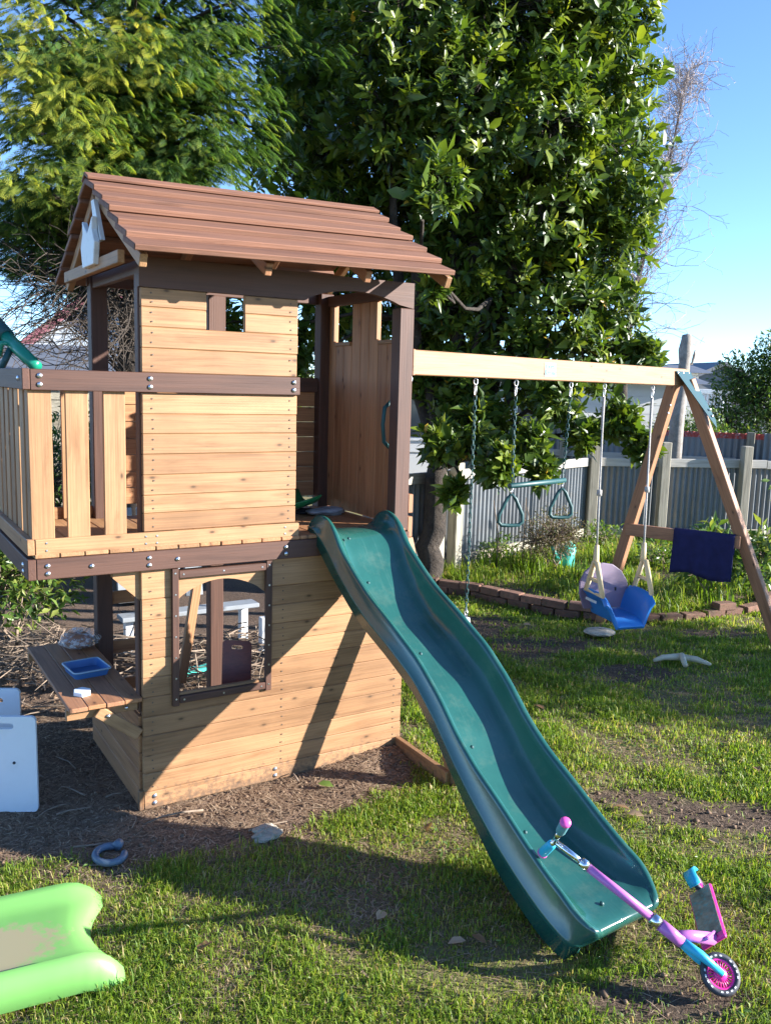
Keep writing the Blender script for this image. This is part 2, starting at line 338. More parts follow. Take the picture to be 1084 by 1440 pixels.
# leaf template: folded ellipse, x along the leaf
LEAF_V = np.array([(0, 0, 0), (.28, .19, .05), (.28, -.19, .05), (.32, 0, -.01), (.68, .21, .03), (.68, -.21, .03), (.7, 0, -.03), (1, 0, -.10)], float)
LEAF_F = np.array([(0, 3, 1), (0, 2, 3), (1, 3, 6), (1, 6, 4), (3, 2, 5), (3, 5, 6), (4, 6, 7), (6, 5, 7)])
LEAF4_V = np.array([(0, 0, 0), (.45, .21, .05), (.45, -.21, .05), (.5, 0, -.02), (1, 0, -.10)], float); LEAF4_F = np.array([(0, 3, 1), (0, 2, 3), (1, 3, 4), (3, 2, 4)])
LEAFN_V = LEAF4_V*[1, .72, 1]+np.array([(0, 0, 0), (0, 0, .03), (0, 0, 0), (0, .02, 0), (0, .06, -.06)])
def leaf_cloud(pos, direc, up, length, tint, fine=.0):
    X = unit(direc); Yv = unit(np.cross(up, X)); Z = np.cross(X, Yv); length = np.asarray(length); tint = np.asarray(tint); pick = RNG.random(len(pos)); Vs, Fs, Ts = [], [], []; off = 0
    for tv, tf, m_ in ((LEAF_V, LEAF_F, pick < fine), (LEAF4_V, LEAF4_F, (pick >= fine) & (pick < fine+(1-fine)*.6)), (LEAFN_V, LEAF4_F, pick >= fine+(1-fine)*.6)):
        if not m_.any(): continue
        v, f, t = stamp(tv, tf, pos[m_], X[m_], Yv[m_], Z[m_], length[m_], np.zeros(len(tv)), tint[m_]); Vs.append(v); Fs.append(f+off); Ts.append(t); off += len(v)
    return np.concatenate(Vs), np.concatenate(Fs), np.concatenate(Ts)
def snoise(x, y, seed=0, oct=4, base=1.0):
    """cheap smooth value noise"""
    r = np.zeros_like(x, float); amp = 1; tot = 0
    for o in range(oct):
        fx = x*base*2**o+17.3*seed; fy = y*base*2**o-9.1*seed; ix = np.floor(fx).astype(int); iy = np.floor(fy).astype(int); ux = fx-ix; uy = fy-iy
        ux = ux*ux*(3-2*ux); uy = uy*uy*(3-2*uy)
        def h(a, b):
            v = np.sin(a*127.1+b*311.7+o*74.7+seed*19.19)*43758.5453; return v-np.floor(v)
        r += amp*((h(ix, iy)*(1-ux)+h(ix+1, iy)*ux)*(1-uy)+(h(ix, iy+1)*(1-ux)+h(ix+1, iy+1)*ux)*uy); tot += amp; amp *= .5
    return r/tot
def inpoly(x, y, poly):
    c = np.zeros(x.shape, bool); n = len(poly)
    for i in range(n):
        x0, y0 = poly[i]; x1, y1 = poly[(i+1) % n]
        t = ((y0 > y) != (y1 > y)) & (x < (x1-x0)*(y-y0)/((y1-y0) if abs(y1-y0) > 1e-12 else 1e-12)+x0); c ^= t
    return c
def polydist(x, y, poly):
    d = np.full(x.shape, 1e9); n = len(poly)
    for i in range(n):
        a = np.array(poly[i]); b = np.array(poly[(i+1) % n]); ab = b-a; t = np.clip(((x-a[0])*ab[0]+(y-a[1])*ab[1])/(ab@ab+1e-12), 0, 1)
        d = np.minimum(d, np.hypot(x-a[0]-t*ab[0], y-a[1]-t*ab[1]))
    return np.where(inpoly(x, y, poly), d, -d)
# ------------------------------------------------------------------ ground
SOIL = [tuple(gz(*p)[:2]) for p in [(-90, 1215), (60, 1225), (140, 1222), (250, 1205), (400, 1192), (470, 1150), (520, 1118), (585, 1108)]] + [(1.36, -.30), (1.62, .1), (1.9, .9), (2.3, 2.0), (2.9, 3.0), (3.6, 3.6), (3.2, 9), (-9, 9), (-6, -.2)]
PATCH = [(gz(1010, 1145)[:2], .36, .13, -.45), (gz(885, 1120)[:2], .20, .10, -.3), (gz(730, 905)[:2], .62, .28, -.25), (gz(905, 945)[:2], .30, .18, -.4), (gz(640, 880)[:2], .45, .4, .0), (gz(1000, 890)[:2], .4, .12, -.5), (gz(960, 1400)[:2], .28, .12, -.5)]
BRICKLINE = [(3.55, 3.3), (4.02, 2.68), (4.10, 2.30), (4.20, 1.96), (4.34, 1.68), (4.56, 1.46), (4.95, 1.27), (5.42, 1.15), (5.86, 1.10), (6.40, 1.13), (7.4, 1.3), (9, 1.6)]
BED = BRICKLINE + [(11, 3.5), (7.2, 4.5), (3.9, 3.5)]
def lawnmask(x, y):
    nz = (snoise(x, y, 3, 4, 2.5)-.5)
    m = np.clip(-(polydist(x, y, SOIL)+nz*.32)/.12+.5, 0, 1)
    for (cx, cy), a, b, ang in PATCH:
        ca, sa = math.cos(ang), math.sin(ang); u = ((x-cx)*ca+(y-cy)*sa)/a; v = (-(x-cx)*sa+(y-cy)*ca)/b
        r = np.sqrt(u*u+v*v)+nz*1.3; m *= np.clip((r-.75)/.55, .06, 1)
    m *= np.where(inpoly(x, y, BED), .25, 1)
    return m
def hgt(x, y):
    h = (snoise(x, y, 5, 3, 1.3)-.5)*.04 + (snoise(x, y, 9, 3, 9)-.5)*.014
    b = np.clip(polydist(x, y, BED)/.25, 0, 1)*.07
    # soil piled against the front wall, to the right
    d = np.exp(-((y+.03)/.16)**2)*np.clip((x-.75)/.55, 0, 1)*np.clip((1.75-x)/.25, 0, 1)*.05
    flat = np.exp(-(np.minimum(np.maximum(y+.35, 0), 1)*0))  # plain lawn
    return (h+b+d)*np.clip(3-np.hypot(x-2.5, y-.5)/4, 0, 1)-.012
gx = np.concatenate([[-220, -120, -60, -30, -15, -8], np.arange(-4, 9.0, .06), [9.5, 11, 14, 20, 35, 70, 130, 240]])
gy = np.concatenate([[-60, -30, -14, -8, -5], np.arange(-3.2, 6.0, .06), [6.5, 8, 11, 16, 26, 45, 90, 170, 300]])
GX, GY = np.meshgrid(gx, gy); H_ = hgt(GX, GY); nx, ny = len(gx), len(gy)
gv = np.stack([GX.ravel(), GY.ravel(), H_.ravel()], 1)
ii, jj = np.meshgrid(np.arange(nx-1), np.arange(ny-1)); q = (jj*nx+ii).ravel()
gf = np.stack([q, q+1, q+nx+1, q+nx], 1).ravel()
ground = npmesh('ground', gv, gf, 4, 'ground', smooth=True); ground['kind'] = 'structure'; ground['label'] = 'lawn ground of patchy grass and bare brown soil'
lm = lawnmask(GX.ravel(), GY.ravel()); a = ground.data.attributes.new('lawn', 'FLOAT', 'POINT'); a.data.foreach_set('value', (lm*.9).astype(np.float32))
mm = np.clip((polydist(GX.ravel(), GY.ravel(), SOIL)+.1)/.2, 0, 1)*np.clip((1.9-GX.ravel())/.4, 0, 1)*np.clip((.9-GY.ravel())/.5, .25, 1)  # mulch thins behind the playhouse, so darker soil colour stands in for shade there
a = ground.data.attributes.new('mulch', 'FLOAT', 'POINT'); a.data.foreach_set('value', mm.astype(np.float32))
def gh(x, y): return float(hgt(np.array([x], float), np.array([y], float))[0])
# ------------------------------------------------------------------ playhouse
W, DY = 1.416, .92
FY = -.014                                   # front face of the siding
house = empty('playhouse', (0.7, .45, 0), 'wooden two storey playhouse with brown plank roof, balcony and serving window', 'playhouse')
def post(x0, x1, y0, y1, z0, z1, mat='brown'):
    return board('post', house, ((x0+x1)/2, (y0+y1)/2, z0), ((x0+x1)/2, (y0+y1)/2, z1), x1-x0, y1-y0, (0, 1, 0), mat, .004)
post(.006, .09, .006, .06, .0, 2.50); post(W-.088, W-.002, -.03, .05, 1.238, 2.387); post(W-.088, W-.002, .012, .09, .0, 1.235)
post(.006, .09, DY-.08, DY, 0, 2.52); post(W-.088, W-.002, DY-.08, DY, 0, 2.52)
def atY(px, py, Y): d = ray(px, py); return CAM+d*((Y-CAM[1])/d[1])
_x = atY(301, 900, DY-.04)[0]; post(_x-.04, _x+.04, DY-.09, DY-.02, 0, 1.15)
_x = atY(303, 440, DY-.06)[0]; post(_x-.05, _x+.05, DY-.09, DY-.04, 1.25, 2.46)
# lower front wall
lw = empty('front_wall', (0.7, 0, 0), None, None); own(lw, house)
seams = [.0, .083, .172, .261, .358, .448, .543, .636, .725, .817, .91, 1.006, 1.147]
WX0, WX1, WZ0, WZ1 = .155, .615, .515, 1.12
scr = []
for z0, z1 in zip(seams[:-1], seams[1:]):
    segs = [(0.0, W)]
    if z1 > WZ0+.06 and z0 < WZ1-.1: segs = [(0, WX0), (WX1, W)]
    for a_, b_ in segs:
        if z0 > 1.0: a_, b_ = a_, b_
        zz = (z0+z1)/2; jy = random.uniform(-.0015, .0015)
        if z0 == 0.0: zz -= .0; jy = -.004
        board('siding_board', lw, (a_, jy-.004, zz), (b_, jy-.004+random.uniform(-.001, .001), zz), z1-z0-.0006, .022, (0, -1, 0), 'cedar', .0038)
        for zz_ in (z0+(z1-z0)*.27, z0+(z1-z0)*.73):
            for x_ in (.045, .70, W-.05):
                if a_ < x_ < b_: scr.append((x_+random.uniform(-.003, .003), FY-.003, zz_))
screws(lw, scr, (0, -1, 0))
for x_ in (.05, .665):
    for z_ in (.06, .025): bolt(lw, (x_, FY-.005, z_), (0, -1, 0))
board('corner_stop', lw, (-.012, -.005, .0), (-.012, -.005, .095), .022, .03, (0, -1, 0), 'cedar')
# serving window
wn = empty('serving_window', (.39, 0, .8), None, None); own(wn, house)
y_ = FY-.011
board('frame_strip', wn, (.152, y_, .485), (.152, y_, 1.143), .032, .022, (0, -1, 0), 'brown'); board('frame_strip', wn, (.618, y_, .487), (.618, y_, 1.143), .032, .022, (0, -1, 0), 'brown')
board('frame_strip', wn, (.169, y_, .514), (.601, y_, .514), .034, .022, (0, -1, 0), 'brown'); board('frame_strip', wn, (.169, y_, 1.113), (.601, y_, 1.113), .036, .022, (0, -1, 0), 'brown')
mb = MB(); pts = [(.165, 1.13), (.605, 1.13)]; arc = [(.605-.44*t, .985+.085*math.sin(math.pi*t)**.8) for t in np.linspace(0, 1, 15)]
pts = pts+arc; mb.prism([(x, FY+.006, z) for x, z in pts], (0, .02, 0)).build('arch_board', 'cedar', wn)
board('sill', wn, (.165, .012, .522), (.605, .012, .522), .05, .016, (0, 0, 1), 'cedar_in')
screws(wn, [(x, y_-.011, z) for x in (.152, .618) for z in np.linspace(.52, 1.12, 7)]+[(x, y_-.011, z) for z in (.514, 1.113) for x in (.19, .385, .58)], (0, -1, 0), .005, 'bolt')
# left low wall and counter
sw = empty('side_wall', (0, .6, 0), None, None); own(sw, house)
for i in range(5): board('siding_board', sw, (-.004, .012, .045+i*.09), (-.004, DY, .045+i*.09), .0865, .018, (-1, 0, 0), 'cedar_in')
board('corner_trim', sw, (-.006, .03, .47), (-.006, .03, 1.14), .05, .012, (-1, 0, 0), 'brown')
ct = empty('counter', (-.15, .4, .5), None, None); own(ct, house)
for i, x in enumerate((-.288, -.207, -.126, -.045)):
    board('counter_plank', ct, (x, -.035+random.uniform(-.004, .004), .545), (x, .99+random.uniform(-.01, .01), .545), .079, .02, (0, 0, 1), 'cedar_in' if i % 2 else 'leg')
for y in (.03, .96):
    board('bracket_arm', ct, (-.33, y, .508), (-.012, y, .508), .05, .03, (0, -1, 0), 'cedar')
    board('bracket_brace', ct, (-.20, y-.031, .515), (-.014, y-.031, .37), .055, .028, (0, -1, 0), 'cedar')
for p in ((-.155, -.018, .49), (-.07, -.002, .508)): bolt(ct, p, (0, -1, 0), .009)
# back wall, lower: open frame with boards
bw = empty('back_wall', (.7, DY, 0), None, None); own(bw, house)
for z in (.30, .52, .80): board('back_board', bw, (.02, DY-.012, z), (.25, DY-.012, z), .07, .02, (0, -1, 0), 'cedar_in')
board('brace', bw, atY(255, 960, DY-.2), atY(278, 815, DY-.14), .05, .035, (0, -1, 0), 'cedar_in')
for i in range(7): board('back_board', bw, (.1, DY-.012, 1.36+i*.09), (W-.09, DY-.012, 1.36+i*.09), .087, .018, (0, -1, 0), 'cedar_in')
board('back_rail', bw, (.0, DY-.035, 1.985), (W-.02, DY-.035, 1.985), .085, .024, (0, -1, 0), 'brown')
# floor frame and deck
dk = empty('deck', (.5, .6, 1.2), None, None); own(dk, house)
board('deck_beam', dk, (-.445, -.030, 1.190), (.90, -.030, 1.190), .088, .03, (0, -1, 0), 'brown')
board('deck_beam', dk, (.902, -.030, 1.190), (W, -.030, 1.190), .088, .03, (0, -1, 0), 'brown')
board('deck_beam', dk, (-.463, -.044, 1.190), (-.463, DY, 1.190), .088, .034, (-1, 0, 0), 'brown')
board('deck_beam', dk, (-.445, DY-.01, 1.190), (W, DY-.01, 1.190), .088, .03, (0, 1, 0), 'brown')
for x in (-.42, -.395): pass
for k in range(18):
    x = -.40+k*.1025
    board('deck_board', dk, (x, -.040+random.uniform(-.004, .004), 1.245), (x, DY-.03, 1.245), .098, .018, (0, 0, 1), 'cedar_in' if k > 6 else 'cedar')
for x in (-.40, -.22, .03, .16, .70):
    for z in ((1.205, 1.172) if x not in (-.22, .16) else (1.19,)): bolt(dk, (x, -.046, z), (0, -1, 0), .0105)
bolt(dk, (-.481, .05, 1.20), (-1, 0, 0)); bolt(dk, (-.481, .05, 1.172), (-1, 0, 0))
for y in (.02,):
    mb = MB(); mb.prism([(.0, .004, 1.14), (-.12, .004, 1.14), (-.12, .004, 1.115), (-.0, .004, 1.0)], (0, .035, 0)); mb.build('knee_bracket', 'cedar', dk)
# upper front wall
uw = empty('upper_front_wall', (.4, 0, 1.9), None, None); own(uw, house)
us = [1.318, 1.401, 1.481, 1.573, 1.665, 1.756, 1.843, 1.936]; vs_ = [2.024, 2.13, 2.221, 2.305, 2.387]; scr = []
UX0, UX1, UZ0 = .312, .492, 2.212
for lst in (us, vs_):
    for z0, z1 in zip(lst[:-1], lst[1:]):
        segs = [(.014, .765)] if z0 < 2.2 else [(.014, UX0), (UX1, .765)]
        for a_, b_ in segs:
            jy = random.uniform(-.0015, .0015)-.004
            board('siding_board', uw, (a_, jy, (z0+z1)/2), (b_-random.uniform(0, .004), jy+random.uniform(-.001, .001), (z0+z1)/2), z1-z0-.0006, .022, (0, -1, 0), 'cedar', .0038)
        for zz_ in (z0+(z1-z0)*.27, z0+(z1-z0)*.73):
            for x_ in (.06, .725): scr.append((x_+random.uniform(-.003, .003), FY-.003, zz_))
screws(uw, scr, (0, -1, 0))
board('kick_board', uw, (-.445, -.022, 1.284), (.775, -.022, 1.284), .066, .02, (0, -1, 0), 'cedar')
screws(uw, [(x, -.033, z) for x in (-.40, .02, .07, .70) for z in (1.30, 1.268)], (0, -1, 0), .005, 'bolt')
# header with arch over the doorway
mb = MB(); zt = 2.515; low = [(0.006, 2.388), (.80, 2.388)]+[(.80+.55*t, 2.388+.062*math.sin(math.pi*t)**.7) for t in np.linspace(.04, .96, 15)]+[(W-.0, 2.388)]
# soft arch: quads strip between lower line and top
v_ = []; f_ = []
for x, z in low: v_ += [(x, FY-.006, z), (x, FY-.006, zt), (x, .014, z), (x, .014, zt)]
for i in range(len(low)-1):
    a0 = 4*i; b0 = 4*(i+1); f_ += [(a0, b0, b0+1, a0+1), (a0+2, a0+3, b0+3, b0+2), (a0, a0+2, b0+2, b0), (a0+1, b0+1, b0+3, a0+3)]
f_ += [(0, 1, 3, 2), (4*(len(low)-1), 4*(len(low)-1)+2, 4*(len(low)-1)+3, 4*(len(low)-1)+1)]
mb.add(v_, f_).build('header', 'brown', house)
board('top_plate', house, (0, DY-.02, 2.485), (W, DY-.02, 2.485), .05, .03, (0, 1, 0), 'brown'); board('top_plate', house, (.03, .06, 2.475), (.03, DY-.08, 2.475), .06, .03, (1, 0, 0), 'brown'); board('top_plate', house, (W-.03, .06, 2.475), (W-.03, DY-.08, 2.475), .06, .03, (1, 0, 0), 'brown')
# right wall seen from inside: vertical boards with two openings
rw = empty('right_wall', (W, .6, 1.9), None, None); own(rw, house)
ys = np.linspace(.09, DY-.06, 9)
for i in range(8):
    top = 2.235 if i in (0, 1, 5, 6) else 2.46
    board('vertical_board', rw, (W-.018, (ys[i]+ys[i+1])/2, 1.26), (W-.018, (ys[i]+ys[i+1])/2, top), ys[1]-ys[0]-.003, .018, (1, 0, 0), 'cedar_in', .0025)
board('sill', rw, (W-.03, .09, 2.226), (W-.03, .27, 2.226), .02, .022, (0, 0, 1), 'cedar'); board('sill', rw, (W-.03, .575, 2.226), (W-.03, .76, 2.226), .02, .022, (0, 0, 1), 'cedar')
board('jamb', rw, (W-.034, .285, 2.24), (W-.034, .285, 2.44), .02, .02, (1, 0, 0), 'cedar'); board('jamb', rw, (W-.034, .77, 2.24), (W-.034, .77, 2.44), .02, .02, (1, 0, 0), 'cedar')
mb = MB(); mb.tube([(W-.04, .10, 1.66), (W-.085, .10, 1.70), (W-.095, .10, 1.79), (W-.085, .10, 1.88), (W-.04, .10, 1.92)], .011, 8); mb.build('grab_handle', 'green_bar', rw, True)
# balcony railing
br = empty('balcony_railing', (-.2, 0, 1.6), None, None); own(br, house)
board('top_rail', br, (-.447, -.026, 1.981), (.768, -.026, 1.981), .086, .024, (0, -1, 0), 'brown')
board('top_rail', br, (-.463, -.039, 1.983), (-.463, DY, 1.983), .086, .03, (-1, 0, 0), 'brown')
board('top_rail', br, (-.445, DY-.012, 1.983), (.02, DY-.012, 1.983), .086, .024, (0, 1, 0), 'brown')
board('bottom_rail', br, (-.463, -.033, 1.284), (-.463, DY, 1.284), .066, .03, (-1, 0, 0), 'cedar')
board('bottom_rail', br, (-.445, DY-.012, 1.284), (.02, DY-.012, 1.284), .066, .024, (0, 1, 0), 'cedar')
for x in (-.408, -.262, -.106): board('baluster', br, (x, -.002, 1.257), (x+random.uniform(-.002, .002), -.004, 2.0), .094, .018, (0, -1, 0), 'cedar')
for k in range(7): board('baluster', br, (-.44, .05+k*.135, 1.257), (-.44, .05+k*.135, 2.0), .094, .018, (-1, 0, 0), 'cedar')
for x in (-.38, -.24, -.10): board('baluster', br, (x, DY-.035, 1.257), (x, DY-.035, 2.0), .094, .018, (0, 1, 0), 'cedar')
for x in (-.41, .045, .735):
    for z in (1.998, 1.962): bolt(br, (x, -.039, z), (0, -1, 0), .0115)
bolt(br, (-.479, .04, 1.985), (-1, 0, 0), .0115)
# roof: lapped planks on two slopes, rafters, gable trim
rf = empty('roof', (.77, .6, 2.7), None, None); own(rf, house)
XL, XR, YR, ZR, YE, ZE = -.100, 1.440, .45, 2.892, -.305, 2.497
def rz(x): return .024*(x-.77)
nP = 6
for side in (1, -1):
    sl = Vector((0, YE-YR, ZE-ZR)) if side > 0 else Vector((0, 1.122-YR, 2.487-ZR)); L = sl.length; sl.normalize(); nrm = Vector((0, sl.z*side, abs(sl.y)))
    wd = L/nP+.022
    for k in range(nP):
        c = Vector((0, YR, ZR))+sl*((k+.5)*L/nP+.004)+nrm*(.018+.008+(.007 if k == 2 else 0))
        tilt = nrm - sl*.16
        j = random.uniform(-.004, .004)
        p0 = Vector((XL+j, c.y, c.z+rz(XL))); p1 = Vector((XR+random.uniform(-.006, .006), c.y, c.z+rz(XR)+random.uniform(-.003, .003)))
        board('roof_plank', rf, p0, p1, wd+.006, .026, tilt, 'roof', .004)
board('ridge_cap', rf, (XL-.004, YR-.026, ZR+.036+rz(XL)), (XR+.003, YR-.026, ZR+.036+rz(XR)), .07, .015, (0, -.45, 1), 'roof', .003)
board('ridge_cap', rf, (XL-.004, YR+.026, ZR+.036+rz(XL)), (XR+.003, YR+.026, ZR+.036+rz(XR)), .07, .015, (0, .45, 1), 'roof', .003)
for x, mt in ((-.045, 'cedar'), (.5, 'leg'), (1.0, 'leg'), (W+.035, 'cedar')):
    for sgn in (1, -1):
        e = YE if sgn > 0 else 1.122
        off = Vector((0, 0, -.032))
        a_ = Vector((x, YR-sgn*.02, ZR-.012+rz(x)))+off; b_ = Vector((x, e+sgn*.04, ZE-.006+.025+rz(x)))+off
        board('rafter', rf, a_, b_, .055, .032, (1, 0, 0), mt)
board('gable_tie', rf, (-.078, -.06, 2.50), (-.078, DY+.06, 2.50), .055, .03, (-1, 0, 0), 'cedar')
mb = MB(); o_ = [(0, -.12), (.035, -.12), (.045, -.02), (.03, .04), (.032, .10), (.012, .055), (.0, .035), (-.012, .055), (-.032, .10), (-.03, .04), (-.045, -.02), (-.035, -.12)]
mb.prism([(-.118, .36+u*2.9, 2.61+v*.95) for u, v in o_], (.026, 0, 0)); em = mb.build('emblem', 'white', rf, bevel=.004); em['label'] = 'white flower-bud shaped emblem fixed under the gable'
mb = MB(); mb.prism([(-.09, .22+u, 2.69+v) for u, v in ((0, -.09), (.10, -.09), (.17, .10), (.12, .10))], (.018, 0, 0)); mb.build('emblem_backing', 'white', rf)
# leaning slide prop with its foot board, in front of the right corner
board('foot_board', house, (W-.02, -.02, .055), (W-.02, -.50, .045), .07, .03, (1, 0, 0), 'cedar')
board('prop_leg', house, (W+.012, -.52, .01), (W-.03, -.06, 1.20), .085, .034, (1, 0, 0), 'cedar')
# small blocks beside the right post
board('block', house, (W+.016, .0, 1.20), (W+.016, .0, 1.31), .05, .03, (1, 0, 0), 'leg'); board('block', house, (W+.016, .0, 1.33), (W+.016, .0, 1.43), .05, .03, (1, 0, 0), 'leg')
# ------------------------------------------------------------------ slide
lip = [(.07, 1.30), (.03, 1.342), (-.03, 1.356), (-.075, 1.349), (-.12, 1.330), (-.17, 1.285), (-.23, 1.205), (-.365, 1.104), (-.47, 1.035), (-.645, .950), (-.85, .840), (-1.0, .722), (-1.13, .592), (-1.25, .50), (-1.40, .415), (-1.55, .322), (-1.67, .256), (-1.76, .217), (-1.80, .178), (-1.84, .152), (-1.875, .128), (-1.895, .09), (-1.898, .05)]
skt = [(.07, 1.262), (.03, 1.262), (-.03, 1.20), (-.075, 1.16), (-.12, 1.12), (-.17, 1.08), (-.23, 1.033), (-.365, .936), (-.47, .877), (-.645, .80), (-.85, .695), (-1.0, .56), (-1.13, .422), (-1.25, .30), (-1.40, .165), (-1.55, .075), (-1.67, .02), (-1.76, .0), (-1.80, .0), (-1.84, .0), (-1.875, .0), (-1.895, .0), (-1.898, .0)]
bedz = [1.262, 1.268, 1.27, 1.262, 1.245, 1.20, 1.125, 1.012, .94, .855, .742, .615, .485, .392, .305, .222, .172, .152, .147, .142, .122, .088, .05]
slide = empty('slide', (1.15, -.9, 0), 'green plastic wavy slide running from the playhouse deck to the lawn', 'slide')
def interp(tab, n):
    P = np.array(tab, float); t = np.r_[0, np.cumsum(np.hypot(*np.diff(P[:, :2], axis=0).T))]; tt = np.linspace(0, t[-1], n)
    # Catmull-like smoothing: linear then a small box filter
    out = np.stack([np.interp(tt, t, P[:, i]) for i in range(P.shape[1])], 1)
    k = 5; pad = np.pad(out, ((k//2, k//2), (0, 0)), 'edge'); return np.stack([np.convolve(pad[:, i], np.ones(k)/k, 'valid') for i in range(out.shape[1])], 1)
st = interp([(l[0], l[1], s_[1], b_) for l, s_, b_ in zip(lip, skt, bedz)], 120)
rows = []
for y, zl, zs, zb in st:
    xc = 1.088-.065*y; hw = .205+.012*min(1, max(0, (-y-1.3)/.5))
    if y < -1.72: hw -= .075*((-y-1.72)/.18)**2.4           # rounded toe in plan
    zb = zl-(zl-zb)*(1.0+.55*min(1, max(0, (-y-.1)/.25))*min(1, max(0, (1.74+y)/.3))); dip = max(zl-zb, 0.0); out = .012
    ring_ = [(-hw-out-.008, zs), (-hw-out-.004, zs+(zl-zs)*.30), (-hw-out-.010, zs+(zl-zs)*.33), (-hw-out-.008, zs+(zl-zs)*.42), (-hw-out+.001, zs+(zl-zs)*.46), (-hw-out+.004, zl-.016), (-hw-out+.010, zl-.004), (-hw+.004, zl), (-hw+.018, zl-.004), (-hw+.026, zl-.016 if dip > .02 else zl-dip*.5)]
    for t in np.linspace(.15, 1, 7): ring_.append((-hw+.026+.075*t**1.5, zl-.012-(dip-.012)*math.sin(t*math.pi/2) if dip > .014 else zl-dip))
    nbd = 6
    full = ring_+[(u, zb-.004*math.cos(u/(hw-.1)*math.pi/2)) for u in np.linspace(-hw+.125, hw-.125, nbd)]+[(-u, v) for u, v in reversed(ring_)]
    rows.append([(xc+u*math.cos(.065), (y if y > -1.78 else y+(-1.78-y)*min(1, max(0, 1.15-v/.11)))+u*math.sin(.065), v) for u, v in full])
mb = MB(); n = len(rows[0]); vs_ = [p for r_ in rows for p in r_]; fs_ = []
for i in range(len(rows)-1):
    for k in range(n-1): fs_.append((i*n+k, i*n+k+1, (i+1)*n+k+1, (i+1)*n+k))
mb.add(vs_, fs_); body = mb.build('chute', 'green_pl', slide, True)
m = body.modifiers.new('shell', 'SOLIDIFY'); m.thickness = .006; m.offset = -1
for y, x in ((-.15, .99), (-.33, 1.0), (-.75, 1.03), (-1.12, 1.05), (-1.45, 1.07), (-1.78, 1.16)):
    k = np.argmin(abs(st[:, 0]-y)); bolt(slide, (x, y, st[k, 3]+.02 if y > -1.7 else st[k, 3]), (0, -.5, .8), .009, 'green_bar')
# ------------------------------------------------------------------ swing frame
B0 = np.array([1.44, .05, 2.12]); B1 = np.array([4.45, .80, 2.12]); bd = (B1-B0)/np.linalg.norm(B1-B0); bn = np.array([bd[1], -bd[0], 0.])
sf = empty('swing_frame', tuple((B0+B1)/2*[1, 1, 0]), 'long pine swing beam on a slanting two-legged timber end frame', 'swing frame')
board('beam', sf, B0, B1+bd*.08, .13, .075, tuple(bn), 'beam', .005)
board('end_block', sf, B0+bd*.0-np.array([.0, 0, 0])-bd*.02, B0-bd*.001, .135, .10, tuple(bn), 'leg', .003)
FB = gz(845, 872); FF = gz(1098, 918); top = B1-np.array([0, 0, .02])
for foot, sg in ((FB, -1), (FF, 1)):
    t_ = top+bn*.055*sg+bd*.03; f_ = foot.copy(); f_[2] = .0
    lgv = (t_-f_); board('leg', sf, f_-lgv*.02, t_+lgv*.0, .085, .075, tuple(bd), 'leg', .005)
def legpt(foot, sg, z):
    t_ = top+bn*.055*sg+bd*.03; k = z/t_[2]; return foot*(1-k)*[1, 1, 0]+np.array([t_[0]*k, t_[1]*k, z])
ca, cb_ = legpt(FB, -1, .86), legpt(FF, 1, .86)
board('cross_brace', sf, ca-bd*.06, cb_-bd*.06, .10, .034, tuple(bd), 'leg', .004)
pl = bn*.042+bd*.02; P_ = top+bn*.05
mb = MB()
q0 = B1+bn*.042
mb.prism([q0+np.array([0, 0, .045])-bd*.17, q0+np.array([0, 0, .045])+bd*.07, legpt(FF, 1, 1.80)+bn*.085+bd*.05, legpt(FF, 1, 1.74)+bn*.085+bd*.02], tuple(bn*.005)); mb.build('bracket_plate', 'teal_steel', sf)
for t_ in (-.14, -.05, .04): bolt(sf, q0+np.array([0, 0, .03])+bd*t_+bn*.005, tuple(bn), .012)
for z_ in (1.83, 1.88): bolt(sf, legpt(FF, 1, z_)+bn*.085+bd*.02, tuple(bn), .012)
for z_ in (1.9, 1.84): bolt(sf, legpt(FB, -1, z_)+bn*.045-bd*.04, tuple(bn), .010)
# brand plate on the beam
def beamat(t, z=0, o=.0385): return B0+(B1-B0)*t+np.array([0, 0, z])+bn*o
tpl = .405
pc = beamat(tpl, .0, .039); plate = board('sign_plate', sf, pc-bd*.062, pc+bd*.062, .086, .003, tuple(bn), 'sign', .0008)
for txt, dz in (('forest', .010), ('&frolic', -.028)):
    cu = bpy.data.curves.new('lettering', 'FONT'); cu.body = txt; cu.size = .047; cu.align_x = 'CENTER'; cu.extrude = .0004
    to = bpy.data.objects.new('tmp', cu); COL.objects.link(to); dg = bpy.context.evaluated_depsgraph_get(); me = bpy.data.meshes.new_from_object(to.evaluated_get(dg)); bpy.data.objects.remove(to)
    me.materials.clear(); me.materials.append(M['ink']); o = bpy.data.objects.new('lettering', me); COL.objects.link(o); c = pc+bn*.0025+np.array([0, 0, dz-.004])
    o.matrix_basis = Matrix(((bd[0], 0, bn[0], c[0]), (bd[1], 0, bn[1], c[1]), (bd[2], 1, bn[2], c[2]), (0, 0, 0, 1))); own(o, plate)
